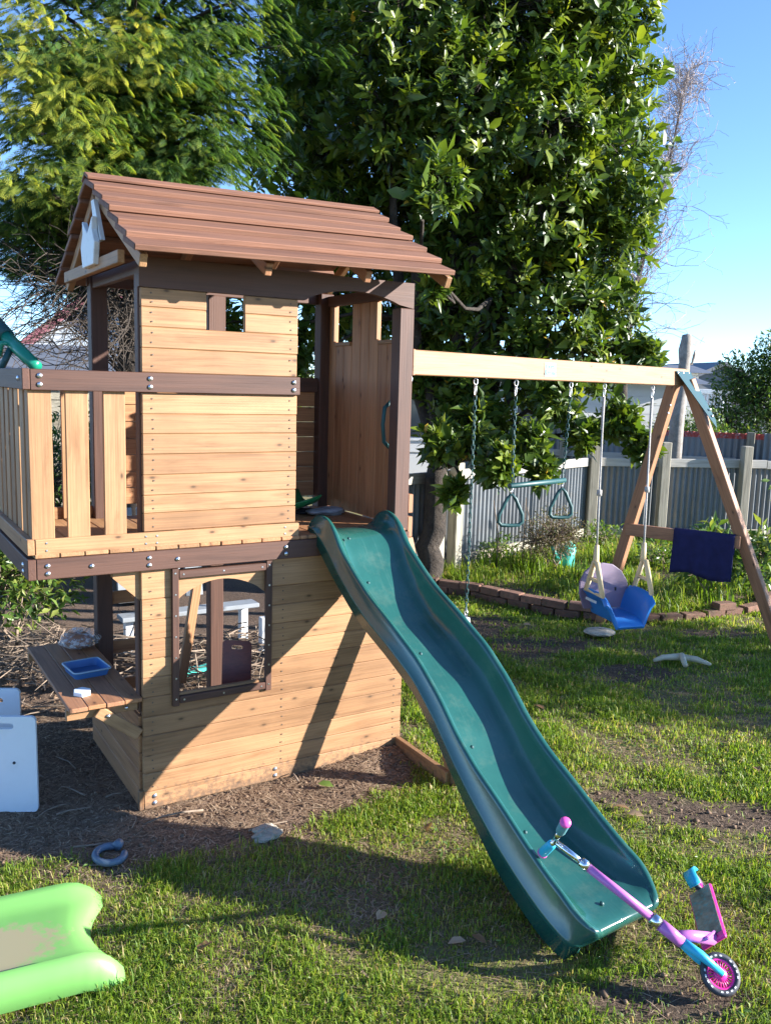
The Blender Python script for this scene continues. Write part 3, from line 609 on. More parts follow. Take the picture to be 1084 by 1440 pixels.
# ------------------------------------------------------------------ hanging things
def link_chain(a_, b_, mat, parent, r=.0030, ll=.036, lw_=.0085, name='chain'):
    a_ = Vector(a_); b_ = Vector(b_); d = (b_-a_); L = d.length; d.normalize(); n_ = max(2, int(L/(ll*.78))); mb = MB(); s1 = d.orthogonal().normalized(); s2 = d.cross(s1)
    for i in range(n_):
        c = a_+d*(L*(i+.5)/n_); sd_ = s1 if i % 2 else s2; sd_ = (sd_+(s2 if i % 2 else s1)*random.uniform(-.3, .3)).normalized()
        path = [c+d*(ll/2-lw_)*(1 if math.cos(q) > 0 else -1)+d*lw_*math.cos(q)+sd_*lw_*math.sin(q) for q in np.linspace(0, 2*math.pi, 11)[:-1]]
        mb.tube(path, r, 4, closed=True)
    return mb.build(name, mat, parent, True)
def hanger(p, parent):
    p = Vector(p); mb = MB(); mb.tube([p+Vector((.014*math.sin(q), 0, -.02+.02*math.cos(q))) for q in np.linspace(0, 2*math.pi, 11)[:-1]], .004, 5, closed=True)
    mb.tube([p+Vector((0, .008*math.sin(q), -.068+.034*math.cos(q))) for q in np.linspace(0, 2*math.pi, 11)[:-1]], .004, 5, closed=True); mb.build('hook', 'bolt', parent, True)
def btop(t): return B0+(B1-B0)*t-np.array([0, 0, .068])
# belt swing
bs = empty('belt_swing', tuple(btop(.1)), 'grey belt swing on green chains between the playhouse post and the trapeze', 'swing')
for t_ in (.004, .183):
    hanger(btop(t_), bs); link_chain(btop(t_)-np.array([0, 0, .1]), np.array([*btop(t_)[:2], .70]), 'green_bar', bs)
e1 = np.array([*btop(.183)[:2], .67]); e0 = np.array([*btop(.004)[:2], .67])
for e in (e1, e0): MB().tube([e+[0, 0, .03], e+[0, .015, 0], e+[0, 0, -.03], e+[0, -.015, 0]], .005, 5, closed=True).build('hook', 'bolt', bs, True)
mb = MB(); nn = 12; vv = []; ff = []
for i in range(nn+1):
    t_ = i/nn; p = e0*(1-t_)+e1*t_-np.array([0, 0, .03+.09*math.sin(math.pi*t_)])
    for s_ in (-.075, .075): vv.append(p+bn*s_*(1 if .08 < t_ < .92 else .45))
for i in range(nn): ff.append((2*i, 2*i+1, 2*i+3, 2*i+2))
o = mb.add(vv, ff).build('seat', 'belt', bs, True); o.modifiers.new('t', 'SOLIDIFY').thickness = .008
# trapeze with two triangular rings
tb = empty('trapeze_swing', tuple(btop(.41)), 'dark green trapeze bar with two triangular hand rings on chains', 'trapeze')
T0, T1 = btop(.309), btop(.504); bz = 1.405
A0 = np.array([T0[0], T0[1], bz]); A1 = np.array([T1[0], T1[1], bz])
k0 = A0*.985+A1*.015; k1 = A0*.06+A1*.94
for tt, kk in ((T0, k0), (T1, k1)): hanger(tt, tb); link_chain(tt-np.array([0, 0, .1]), kk+np.array([0, 0, .02]), 'green_bar', tb)
d_ = (A1-A0); A1b = A0*.02+A1*.98
mb = MB(); mb.tube([A0-d_*.03, A0-d_*.025, A1b, A1b+d_*.005], [.013, .017, .017, .013], 12); mb.build('bar', 'green_bar', tb, True)
for kk in (k0, k1):
    link_chain(kk-np.array([0, 0, .015]), kk-np.array([0, 0, .05]), 'bolt', tb)
    c = kk-np.array([0, 0, .05]); dirv = bd*.86+bn*.5
    tri = [c, c-np.array([0, 0, .03])+dirv*.028, c-np.array([0, 0, .13])+dirv*.078, c-np.array([0, 0, .175])+dirv*.08, c-np.array([0, 0, .195])+dirv*.06, c-np.array([0, 0, .198]), c-np.array([0, 0, .195])-dirv*.06, c-np.array([0, 0, .175])-dirv*.08, c-np.array([0, 0, .13])-dirv*.078, c-np.array([0, 0, .03])-dirv*.028]
    MB().tube(tri, .0115, 8, closed=True).build('hand_ring', 'green_bar', tb, True)
# toddler seat
ts = empty('toddler_swing', tuple(btop(.75)), 'blue toddler swing seat with purple back and yellow triangular arms', 'swing')
SCN = dep(868, 850, 6.15)                         # middle of the seat
ax = np.array([.985, -.17, 0]); ax = ax/np.linalg.norm(ax)           # seat's left-right
fw = np.array([-.17, -.985, 0]); upz = np.array([0, 0, 1.])
ax = R2*[1, 1, 0]; ax = ax/np.linalg.norm(ax); ax = ax*math.cos(.30)+np.array([-ax[1], ax[0], 0])*math.sin(.30); fw = np.array([ax[1], -ax[0], 0])
def sp(u, v, z): return SCN+(ax*u+fw*v+upz*z)*1.22
mb = MB(); nu, nv = 25, 11; V_ = []; Fq = []
for j in range(nv):
    v = -.13+.27*j/(nv-1)
    for i in range(nu):
        u = -1+2*i/(nu-1); side = max(0, abs(u)-.62)/.38
        z = -.075+.15*side**.8*(.78+.22*math.cos((v+.02)/.15)); 
        if j > nv-3: z -= .012*(j-nv+3)**1.5
        V_.append(sp(u*.155+(.012*np.sign(u) if side > .9 else 0), v*(1-.10*side), z))
for j in range(nv-1):
    for i in range(nu-1): Fq.append((j*nu+i, j*nu+i+1, (j+1)*nu+i+1, (j+1)*nu+i))
o = mb.add(V_, Fq).build('seat', 'blue_pl', ts, True); q = o.modifiers.new('t', 'SOLIDIFY'); q.thickness = .028; q.offset = -1; b_ = o.modifiers.new('b', 'BEVEL'); b_.width = .008; b_.segments = 2; b_.limit_method = 'ANGLE'
for k in range(9):
    p = sp(-.178, -.05+k*.013, .035); MB().box((-.0035, -.0035, -.009), (.0035, .0035, .009)).build('rib', 'white', o).matrix_basis = Matrix.Translation(Vector(p))
mb = MB(); arc_ = [(-.115, -.05), (-.135, .03), (-.13, .09), (-.10, .145), (-.055, .18), (0, .19), (.055, .18), (.10, .145), (.13, .09), (.135, .03), (.115, -.05)]
mb.prism([sp(u*1.22-.02, -.11-(z)*.22, z*1.08+.01) for u, z in arc_], tuple(-fw*.018)); bk = mb.build('back', 'purple', ts, bevel=.005)
for u in (-.045, .055): MB().prism([sp(u-.006, -.088-z*.22, z+.02) for z in ()] or [sp(u-.006, -.11-.05*.22+.002, .035), sp(u+.006, -.11-.05*.22+.002, .035), sp(u+.006, -.11-.07*.22+.002, .072), sp(u-.006, -.11-.07*.22+.002, .072)], tuple(fw*.003)).build('slot', 'dark', bk)
for sgn, px_t, t_r, py_t in ((-1, 845, .64, 775), (1, 905, .862, 745)):
    apex = sp(.155*sgn, -.01, .27 if sgn < 0 else .275)
    def q_(v, z): return sp(.160*sgn, v, z)
    out_ = [q_(-.10, .06), q_(.11, .06), q_(.10, .085), q_(.030, .235), q_(.018, .275), q_(-.018, .275), q_(-.032, .235), q_(-.105, .085)]
    MB().tube([q_(-.09, .075), q_(.09, .075), q_(.012, .255), q_(-.014, .255)], .020, 8, closed=True).build('arm', 'yellow', ts, True)
    MB().tube([q_(-.056, .15), q_(.053, .15)], .014, 8).build('arm_bar', 'yellow', ts, True)
    MB().tube([apex-upz*.03, apex+upz*.0, apex+upz*.10], [.022, .021, .016], 8).build('arm_socket', 'yellow', ts, True)
    tp_ = btop(t_r); hanger(tp_, ts)
    MB().tube([apex+upz*.09, apex*.7+tp_*.3, tp_-np.array([0, 0, .10])], .008, 6).build('rope', 'rope', ts, True)
    MB().tube([tp_-np.array([0, 0, .09]), tp_-np.array([0, 0, .32])], .0115, 6).build('rope', 'rope', ts, True)
    kp = apex*.62+tp_*.38; MB().tube([kp-upz*.02, kp+upz*.02], .018, 8).build('knot', 'rope', ts, True)
# towel over the brace
tw = []; nu = 14; nv = 16; c0 = ca*.30+cb_*.70-bd*.06; dd = (cb_-ca)/np.linalg.norm(cb_-ca); nrm_ = np.cross(dd, upz)
F_ = []
for j in range(nv+1):
    s_ = -.16+ .52*j/nv          # along the drape: back flap, over the top, front flap
    for i in range(nu+1):
        u = (i/nu-.5)*.47; wv = .016*math.sin(u*27+s_*7)+.009*math.sin(u*61+1-s_*9)
        if s_ < 0: p = c0+dd*u+nrm_*(-.030-wv*min(1, -s_*8))+upz*(.056+s_*1.0)
        elif s_ < .06: p = c0+dd*u+nrm_*(-.030+s_)+upz*(.056+.006*math.sin(s_/.06*math.pi))
        else: p = c0+dd*u*(1+.03*(s_-.06))+nrm_*(.030+wv*min(1, (s_-.06)*8)+.02*(s_-.06))+upz*(.056-(s_-.06)*1.15-(.03*(i/nu)+.012*math.sin(u*19))*(s_-.06)/.24)
        tw.append(p)
for j in range(nv):
    for i in range(nu): F_.append((j*(nu+1)+i, j*(nu+1)+i+1, (j+1)*(nu+1)+i+1, (j+1)*(nu+1)+i))
o = MB().add(tw, F_).build('towel', 'navy', None, True); o.modifiers.new('t', 'SOLIDIFY').thickness = .008
tag(o, 'navy blue towel draped over the cross brace of the swing frame', 'towel')
# ------------------------------------------------------------------ scooter
sco = empty('scooter', (1.31, -2.18, 0), 'pink and blue kick scooter tipped over with handlebar resting in the slide', 'scooter')
WC = Vector(dep(1012, 1370, 2.93)); HB = Vector(dep(780, 1183, 3.13)); HD = Vector(dep(928, 1300, 2.99)); HL = Vector(dep(958, 1325, 2.97))
stem = (HB-HL).normalized()
g0 = Vector(dep(762, 1200, 3.22)); g1 = Vector(dep(795, 1156, 2.98)); gd = (g1-g0).normalized()
def wheel(c, axis, r, name='wheel'):
    axis = Vector(axis).normalized(); a_ = axis.orthogonal().normalized(); b_ = axis.cross(a_)
    path = [c+(a_*math.cos(q)+b_*math.sin(q))*(r-.009) for q in np.linspace(0, 2*math.pi, 33)[:-1]]
    w_ = empty(name, c, None, None); own(w_, sco)
    MB().tube(path, .0115, 8, closed=True).build('tyre', 'tyre', w_, True)
    mb = MB(); mb.tube([c+(a_*math.cos(q)+b_*math.sin(q))*(r-.020) for q in np.linspace(0, 2*math.pi, 33)[:-1]], .006, 6, closed=True)
    mb.tube([c-axis*.013, c+axis*.013], .012, 10)
    for k in range(24):
        q = 2*math.pi*k/24; e = a_*math.cos(q)+b_*math.sin(q); mb.tube([c+e*.008, c+e*(r-.019)], .0028, 4)
    mb.tube([c-axis*.004, c+axis*.004], r*.34, 24); mb.build('rim', 'magenta', w_, True)
    mb = MB()
    for k in range(20):
        if k % 5 == 4: continue
        q = 2*math.pi*k/20; e = a_*math.cos(q)+b_*math.sin(q); t_ = axis.cross(e); p = c+e*(r-.010)+axis*.0105; mb.prism([p-t_*.004-e*.0025, p+t_*.004-e*.0025, p+t_*.004+e*.0025, p-t_*.004+e*.0025], axis*.0012)
    mb.build('tyre_marking', 'white', w_)['kind'] = 'stuff'; bolt(w_, c+axis*.014, axis, .007)
waxis = Vector(CAM)-WC; waxis.normalize(); waxis = (waxis*.9+Vector((.25, -.1, .25))); waxis = (waxis-stem*waxis.dot(stem)*.9).normalized()
wheel(WC, waxis, .066)
# fork
fo = waxis*.02
MB().tube([HL+fo*.2, HL*.55+WC*.45+fo*1.0, WC+fo*.9-stem*.004], [.017, .016, .010], 8).build('fork', 'cyan', sco, True)
MB().tube([HL-fo*.2, HL*.55+WC*.45-fo*1.0, WC-fo*.9-stem*.004], [.017, .016, .010], 8).build('fork', 'cyan', sco, True)
S1 = HB*.62+HL*.38+stem*.0; col0 = HB*.70+HD*.30
MB().tube([HL, HD], .0215, 12).build('head_tube', 'mauve', sco, True)
MB().tube([HD+stem*.0, HD+stem*.035], .0205, 12).build('clamp', 'chrome', sco, True)
MB().tube([HD+stem*.03, col0], .0155, 12).build('column', 'mauve', sco, True)
MB().tube([col0-stem*.01, col0+stem*.022], .019, 12).build('clamp', 'chrome', sco, True)
MB().tube([col0, HB], .0115, 12).build('inner_column', 'chrome', sco, True)
MB().tube([HB+(g1-HB)*.0-stem*.0, g1*.45+HB*.55], .0105, 10).build('handlebar', 'chrome', sco, True); MB().tube([HB, g0*.45+HB*.55], .0105, 10).build('handlebar', 'chrome', sco, True)
for e in (g0, g1):
    u_ = (e-HB).normalized(); g_ = empty('grip', e, None, None); own(g_, sco)
    MB().tube([e-u_*.10, e-u_*.09, e-u_*.012, e-u_*.008], [.014, .0175, .0185, .017], 12).build('sleeve', 'teal_grip' if e is g1 else 'cyan', g_, True)
    MB().tube([e-u_*.008, e-u_*.002, e+u_*.003], [.0195, .020, .016], 14).build('end_cap', 'pink', g_, True)
D0 = Vector(dep(1004, 1326, 3.02)); D1 = Vector(dep(984, 1252, 3.36)); dx = (D1-D0).normalized()
dn = (Vector(CAM)-D0).normalized()*.55+Vector((-.8, -.1, .42)); dn = (dn-dx*dn.dot(dx)).normalized()
board('deck', sco, D0, D1, .10, .016, dn, 'magenta', .005); board('deck_print', sco, D0+dx*.03+dn*.009, D1-dx*.01+dn*.009, .088, .002, dn, 'deck_print', .0006)
dy = dn.cross(dx)
ne = D0-dx*.012
MB().tube([HD*.35+HL*.65, (HD*.35+HL*.65)*.5+ne*.5+dn*.02, ne+dx*.03+dn*.006], [.018, .02, .022], 8).build('neck', 'mauve', sco, True)
board('neck_plate', sco, HL*.3+ne*.7+dn*.016, ne+dx*.05+dn*.014, .05, .012, dn, 'mauve', .004)
RWc = D1+dx*.045+dn*.004; wheel(RWc, dy, .05)
mb = MB(); pth = [RWc+(dn*math.cos(q)*.058+dx*math.sin(q)*.062) for q in np.linspace(-1.1, 1.2, 9)]
v_ = []; f_ = []
for i, p in enumerate(pth): v_ += [p+dy*.024, p-dy*.024]
for i in range(8): f_.append((2*i, 2*i+1, 2*i+3, 2*i+2))
o = mb.add(v_, f_).build('mudguard', 'cyan', sco, True); o.modifiers.new('t', 'SOLIDIFY').thickness = .006
# ------------------------------------------------------------------ lime toddler slide at lower left
mb = MB(); rows = []; nS = 26; nC = 25
for i in range(nS):
    t = i/(nS-1); x = -1.45+1.07*t
    endk = max(0, (t-.86)/.14)
    for j in range(nC):
        s_ = -1+2*j/(nC-1); a_ = abs(s_)
        y = -.86+s_*.30
        zl = (.118 if s_ < 0 else .085)-.04*endk**2; zb = .055+.03*(1-t)**2
        k = max(0, (a_-.52)/.26); prof = zb+(zl-zb)*min(1, k)**1.6 if a_ < .80 else zl-.0
        if a_ >= .80: q = (a_-.80)/.20; prof = zl+.014*math.sin(q*math.pi)-.105*q**2.2
        xx = x+(.05*(1-a_**2)*0)-(.05*(a_ < .56)*endk*(1-(a_/.56)**2)) if t > .8 else x
        rows.append((xx+.03*(a_-.5), y, prof-(.05*endk**3)))
f_ = [(i*nC+j, i*nC+j+1, (i+1)*nC+j+1, (i+1)*nC+j) for i in range(nS-1) for j in range(nC-1)]
s = N('lime_worn'); v = s.coords((1, 1, 1), False); n1 = s.noise(v, 30, 6, .75); n2 = s.noise(v, 3, 3, .5); gr = s.n('ShaderNodeTexGradient', gradient_type='SPHERICAL'); mp = s.n('ShaderNodeMapping'); mp.inputs['Scale'].default_value = (2.0, 4.6, 1); mp.inputs['Location'].default_value = (.05, .25, 0)
tc = s.n('ShaderNodeTexCoord'); s.l(tc.outputs['Object'], mp.inputs['Vector']); s.l(mp.outputs[0], gr.inputs[0])
ad = s.n('ShaderNodeMath', operation='MULTIPLY_ADD'); ad.inputs[1].default_value = .9; s.l(n1, ad.inputs[0]); s.l(gr.outputs[1], ad.inputs[2])
fc = s.ramp(ad.outputs[0], [(.62, (0,)*3), (.80, (.85,)*3)]); base_ = s.ramp(n2, [(.3, (.135, .345, .085)), (.7, (.175, .40, .11))]); c = s.mix(fc, base_, (.32, .25, .17)); s.l(c, s.b.inputs['Base Color']); s.b.inputs['Roughness'].default_value = .45; M['lime_worn'] = s.m
lsl = empty('toddler_slide', (-.9, -.88, 0), 'lime green plastic toddler slide end with sandy worn bed lying on the grass', 'slide')
_ca, _sa = math.cos(-.10), math.sin(-.10); rows = [(-.46+(x+.46)*_ca-(y+.9)*_sa, -.9+(x+.46)*_sa+(y+.9)*_ca, z) for x, y, z in rows]
o = mb.add(rows, f_).build('chute', 'lime_worn', lsl, True); q = o.modifiers.new('t', 'SOLIDIFY'); q.thickness = .010; q.offset = -1
# ------------------------------------------------------------------ white furniture panels
def panel(name, pts2, base, ux, thick, label, slot=None, group=None):
    ux = Vector(ux).normalized(); nrm = ux.cross(Vector((0, 0, 1))); base = Vector(base)
    mb = MB()
    if slot:
        (sx, sz, sw_, sh_) = slot
        def rr(cx, cz, hw_, hh_, r, n_=5):
            out = []
            for qx, qz, a0 in ((1, 1, 0), (-1, 1, 90), (-1, -1, 180), (1, -1, 270)):
                for a__ in np.linspace(a0, a0+90, n_): out.append((cx+qx*(hw_-r)+r*math.cos(math.radians(a__)), cz+qz*(hh_-r)+r*math.sin(math.radians(a__))))
            return out
        w0, h0 = pts2; O = rr(w0/2, h0/2, w0/2, h0/2, .02); I = rr(sx, sz, sw_, sh_, sh_*.99)
        T3 = lambda L_: [base+ux*u+Vector((0, 0, v)) for u, v in L_]
        mb.ring(T3(O), T3(I), nrm*thick)
    else:
        w0, h0 = pts2; mb.prism([base, base+ux*w0, base+ux*w0+Vector((0, 0, h0-.01)), base+ux*(w0-.01)+Vector((0, 0, h0)), base+Vector((0, 0, h0))], nrm*thick)
    return mb, nrm
P0 = gz(56, 1139); uxp = (.80, -.42, 0); ux_ = Vector(uxp).normalized()
mb, nr_ = panel('p', (.56, .46), P0-np.array(ux_)*.56, uxp, .018, '', slot=(.41, .415, .052, .014))
wp = empty('standing_white_board', tuple(P0), 'white laminate panel with a handle slot standing on edge in the soil', 'panel'); mb.build('board', 'white_pl', wp); bolt(wp, Vector(P0)-ux_*.10+Vector((0, 0, .24))+nr_*.0185, nr_, .007, 'tyre')
P1 = np.array(P0)+np.array([-.02, .42, 0]); mb, nr2 = panel('p', (.55, .46), P1-np.array(ux_)*.53, uxp, .018, '', slot=(.44, .40, .03, .014))
wp2 = empty('standing_white_board', tuple(P1), 'white laminate panel standing behind the front white panel', 'panel'); mb.build('board', 'white_pl', wp2)
# ------------------------------------------------------------------ things on and in the playhouse
def tub(name, c, lx, ly, h, ang, mat, rim, label, cat, wall=.004):
    r_ = empty(name, c, label, cat); ca_, sa_ = math.cos(ang), math.sin(ang)
    def lp(sx, sy, z, r=.02):
        out = []
        for qx, qy, a0 in ((1, 1, 0), (-1, 1, 90), (-1, -1, 180), (1, -1, 270)):
            for a__ in np.linspace(a0, a0+90, 5):
                u = qx*(sx-r)+r*math.cos(math.radians(a__)); v = qy*(sy-r)+r*math.sin(math.radians(a__)); out.append(Vector(c)+Vector((u*ca_-v*sa_, u*sa_+v*ca_, z)))
        return out
    L_ = [lp(lx*.90, ly*.88, 0), lp(lx, ly, h), lp(lx-wall, ly-wall, h), lp(lx*.90-wall, ly*.88-wall, wall)]
    n_ = 20; v_ = [p for l_ in L_ for p in l_]; f_ = [tuple(reversed(range(n_)))]
    for i in range(3):
        for k in range(n_): f_.append((i*n_+k, i*n_+(k+1) % n_, (i+1)*n_+(k+1) % n_, (i+1)*n_+k))
    f_.append(tuple(3*n_+k for k in range(n_))); MB().add(v_, f_).build('bowl', mat, r_)
    MB().tube(lp(lx+.002, ly+.002, h), .0045, 6, closed=True).build('rim', rim, r_, True); return r_
CZ = .555
tc_ = gz(122, 940, CZ+.02); tub('plastic_tub', (tc_[0], tc_[1], CZ), .088, .098, .035, .1, 'tray_blue', 'tub_rim', 'shallow blue plastic tub on the wooden counter', 'tub')
c = gz(116, 973, CZ+.01); mb = MB(); hx = [(math.cos(q), math.sin(q)) for q in np.linspace(.25, 2*math.pi+.25, 7)[:-1]]; mb.prism([(c[0]+.042*u, c[1]+.05*v, CZ) for u, v in hx], (0, 0, .018)); o = mb.build('hexagon_block', 'white_pl', bevel=.003); tag(o, 'small white hexagonal block at the end of the counter', 'block')
bgc = gz(110, 902, CZ+.03); bag = empty('bread_bag', (bgc[0], bgc[1], CZ), 'clear plastic bag of brown bread at the far end of the counter', 'bag')
def lump(c, r, seed, sq=.6, nu=20, nv=12, rough=.25):
    rr = np.random.default_rng(seed); ph = rr.uniform(0, 6.28, 12); v_ = []; f_ = []
    for j in range(nv+1):
        th = math.pi*j/nv
        for i in range(nu):
            a_ = 2*math.pi*i/nu; k = 1+rough*(.5*math.sin(2*a_+ph[0])*math.sin(th)+.4*math.sin(3*th+ph[1]+a_)+.3*math.sin(5*a_+4*th+ph[2])+.15*math.sin(9*a_-7*th+ph[3]))
            v_.append((c[0]+r[0]*k*math.sin(th)*math.cos(a_), c[1]+r[1]*k*math.sin(th)*math.sin(a_), c[2]+r[2]*k*math.cos(th)))
    for j in range(nv):
        for i in range(nu): f_.append((j*nu+i, j*nu+(i+1) % nu, (j+1)*nu+(i+1) % nu, (j+1)*nu+i))
    return MB().add(v_, f_)
lump((bgc[0], bgc[1], CZ+.042), (.075, .09, .04), 3, rough=.14).build('bread', 'bread', bag, True); lump((bgc[0]+.01, bgc[1], CZ+.045), (.115, .12, .046), 5, rough=.2, nu=26).build('wrapper', 'bag', bag, False)
# deck clutter seen through the doorway
gt = empty('green_tray', (.98, .55, 1.255), 'dark green curved plastic tray lying on the playhouse deck', 'tray'); v_ = []; f_ = []
for i in range(9):
    for j in range(9):
        u = i/8-.5; v = j/8-.5; v_.append((.95+u*.42, .62+v*.30, 1.258+.06*(2*abs(v))**3+.05*max(0, u+.2)**1.5*2))
for i in range(8):
    for j in range(8): f_.append((i*9+j, i*9+j+1, (i+1)*9+j+1, (i+1)*9+j))
o = MB().add(v_, f_).build('shell', 'tray_green', gt, True); o.modifiers.new('t', 'SOLIDIFY').thickness = .005
o = lump((1.22, .52, 1.275), (.10, .07, .024), 8, rough=.35).build('cloth', 'greycloth', None, True); tag(o, 'crumpled grey cloth on the deck beside the green tray', 'cloth')
o = lump((1.13, .60, 1.268), (.06, .06, .016), 18, rough=.35).build('cloth', 'dark', None, True); tag(o, 'crumpled black cloth on the deck against the green tray', 'cloth')
# telescope at the balcony corner
tl = empty('toy_telescope', (-.463, .2, 2.02), 'green plastic toy telescope mounted on the balcony rail', 'telescope')
ta = Vector(dep(52, 516, 4.05)); tbp = Vector(dep(-12, 452, 4.25)); tm = ta*.35+tbp*.65
MB().tube([ta, ta*.5+tm*.5, tm], [.028, .030, .031], 14).build('eyepiece_tube', 'green_tube', tl, True); MB().tube([tm, tbp], [.040, .046], 14).build('barrel', 'green_bar', tl, True); hp = ta*.5+tbp*.5; MB().tube([hp, hp+Vector((-.05, .01, -.0)), hp+Vector((-.06, .02, -.06))], .015, 8).build('handle', 'green_tube', tl, True); MB().tube([hp, (-.463, hp.y, 2.0)], .016, 8).build('stand', 'green_bar', tl, True)
# inside the lower room
cbd = Vector((.56, .62, 0)); mb = MB()
def rrect(cx, cz, hw_, hh_, r, n_=5):
    out = []
    for qx, qz, a0 in ((1, 1, 0), (-1, 1, 90), (-1, -1, 180), (1, -1, 270)):
        for a__ in np.linspace(a0, a0+90, n_): out.append((cx+qx*(hw_-r)+r*math.cos(math.radians(a__)), cz+qz*(hh_-r)+r*math.sin(math.radians(a__))))
    return out
cc = Vector(dep(333, 925, 4.55)); ux1 = Vector((.95, -.30, -.10)).normalized(); uz1 = Vector((.12, .25, .96)).normalized()
T3 = lambda L_: [cc+ux1*u+uz1*v for u, v in L_]
MB().ring(T3(rrect(0, -.07, .075, .16, .02)), T3(rrect(0, .055, .030, .010, .0099)), ux1.cross(uz1)*.02).build('chopping_board', 'chop'); o = COL.objects[-1] if False else bpy.data.objects['chopping_board']; tag(o, 'red brown wooden board with a handle slot inside the serving window', 'board')
# white furniture stacked behind the playhouse
wb = empty('white_bench', (1.2, 2.6, 0), 'white painted slatted garden bench behind the playhouse', 'bench')
for k in range(4): board('back_slat', wb, (.60+k*.17, 2.45, .36), (.60+k*.17, 2.55, 1.05), .135, .025, (0, -1, 0), 'bench_paint', .005)
for y in (2.59,): board('seat_slat', wb, (.50, y-.3, .29), (1.55, y-.3, .29), .15, .035, (0, 0, 1), 'bench_paint', .006)
for x in (.58, 1.47):
    for y in (1.95, 2.35): board('leg', wb, (x, y, 0), (x, y, .27), .06, .06, (0, -1, 0), 'white', .004)
al = board('timber_offcut', None, gz(255, 945, .03)*[1, 1, 0]+[0, 0, .02], gz(345, 925, .03)*[1, 1, 0]+[0, 0, .02], .09, .03, (0, 0, 1), 'aqua'); tag(al, 'aqua painted timber strip lying on the playhouse floor', 'timber')
# ------------------------------------------------------------------ small things on the ground
rg = empty('ring_toy', tuple(gz(155, 1200)), 'slate blue plastic ring toy lying open on the dark soil', 'toy'); c = gz(155, 1200, .02)
MB().tube([(c[0]+.058*math.cos(q), c[1]+.07*math.sin(q), .022+gh(c[0], c[1])) for q in np.linspace(math.radians(50), math.radians(350), 22)], [.013]+[.0155]*20+[.013], 10).build('arc', 'ringblue', rg, True)
mb = MB(); q = math.radians(42); mb.tube([(c[0]+.045*math.cos(q), c[1]+.055*math.sin(q), .022), (c[0]+.08*math.cos(q), c[1]+.09*math.sin(q), .026)], [.022, .019], 8); mb.build('knob', 'ringblue', rg, True)
c = gz(373, 1174, .01); o = lump((c[0], c[1], .018), (.075, .05, .022), 21, rough=.35).build('flat_stone', 'stone'); tag(o, 'pale flat stone lying on the mulch in front of the playhouse', 'stone')
c = gz(843, 890, .02); o = lump((c[0], c[1], .03), (.13, .12, .028), 22, rough=.1).build('flat_stone', 'stone'); tag(o, 'round pale paving stone in the grass under the toddler swing', 'stone')
c = gz(958, 931, .03); bm_ = empty('toy_anchor', (c[0], c[1], 0), 'cream curved plastic toy piece lying on the shaded lawn', 'toy')
rt = Vector(R2*[1, 1, 0]).normalized(); fr = Vector((-rt.y, rt.x, 0))
MB().tube([Vector(c)+rt*u+fr*v+Vector((0, 0, z)) for u, v, z in ((-.20, .02, .0), (-.12, .07, .01), (0, .08, .015), (.12, .04, .012), (.20, -.04, .0))], [.012, .022, .028, .024, .012], 8).build('arc', 'cream', bm_, True)
MB().tube([Vector(c)+rt*.02+fr*.07+Vector((0, 0, .03)), Vector(c)+rt*(-.0)+fr*(-.08)+Vector((0, 0, .0))], [.024, .018], 8).build('stem', 'cream', bm_, True)
# brick edging
BL = np.array(BRICKLINE); seg = np.r_[0, np.cumsum(np.hypot(*np.diff(BL, axis=0).T))]
be = empty('brick_edging', (4.3, 1.7, 0), 'curved edging of old red bricks between lawn and garden bed', 'edging')
for course, (z_, off) in enumerate(((.022, 0.), (.092, .12))):
    t = off+.05
    while t < seg[-1]-.3:
        if course == 0 or t < 2.0 or random.random() < .35:
            p0 = np.array([np.interp(t, seg, BL[:, 0]), np.interp(t, seg, BL[:, 1]), z_]); p1 = np.array([np.interp(t+.215, seg, BL[:, 0]), np.interp(t+.215, seg, BL[:, 1]), z_])
            j = np.array([random.uniform(-.015, .015), random.uniform(-.015, .015), random.uniform(-.006, .006)])
            if t < 5.2: board('brick', be, p0+j, p1+j+np.array([0, 0, random.uniform(-.008, .008)]), .105, .068, (0, 0, 1), 'brick', .007)
        t += .232
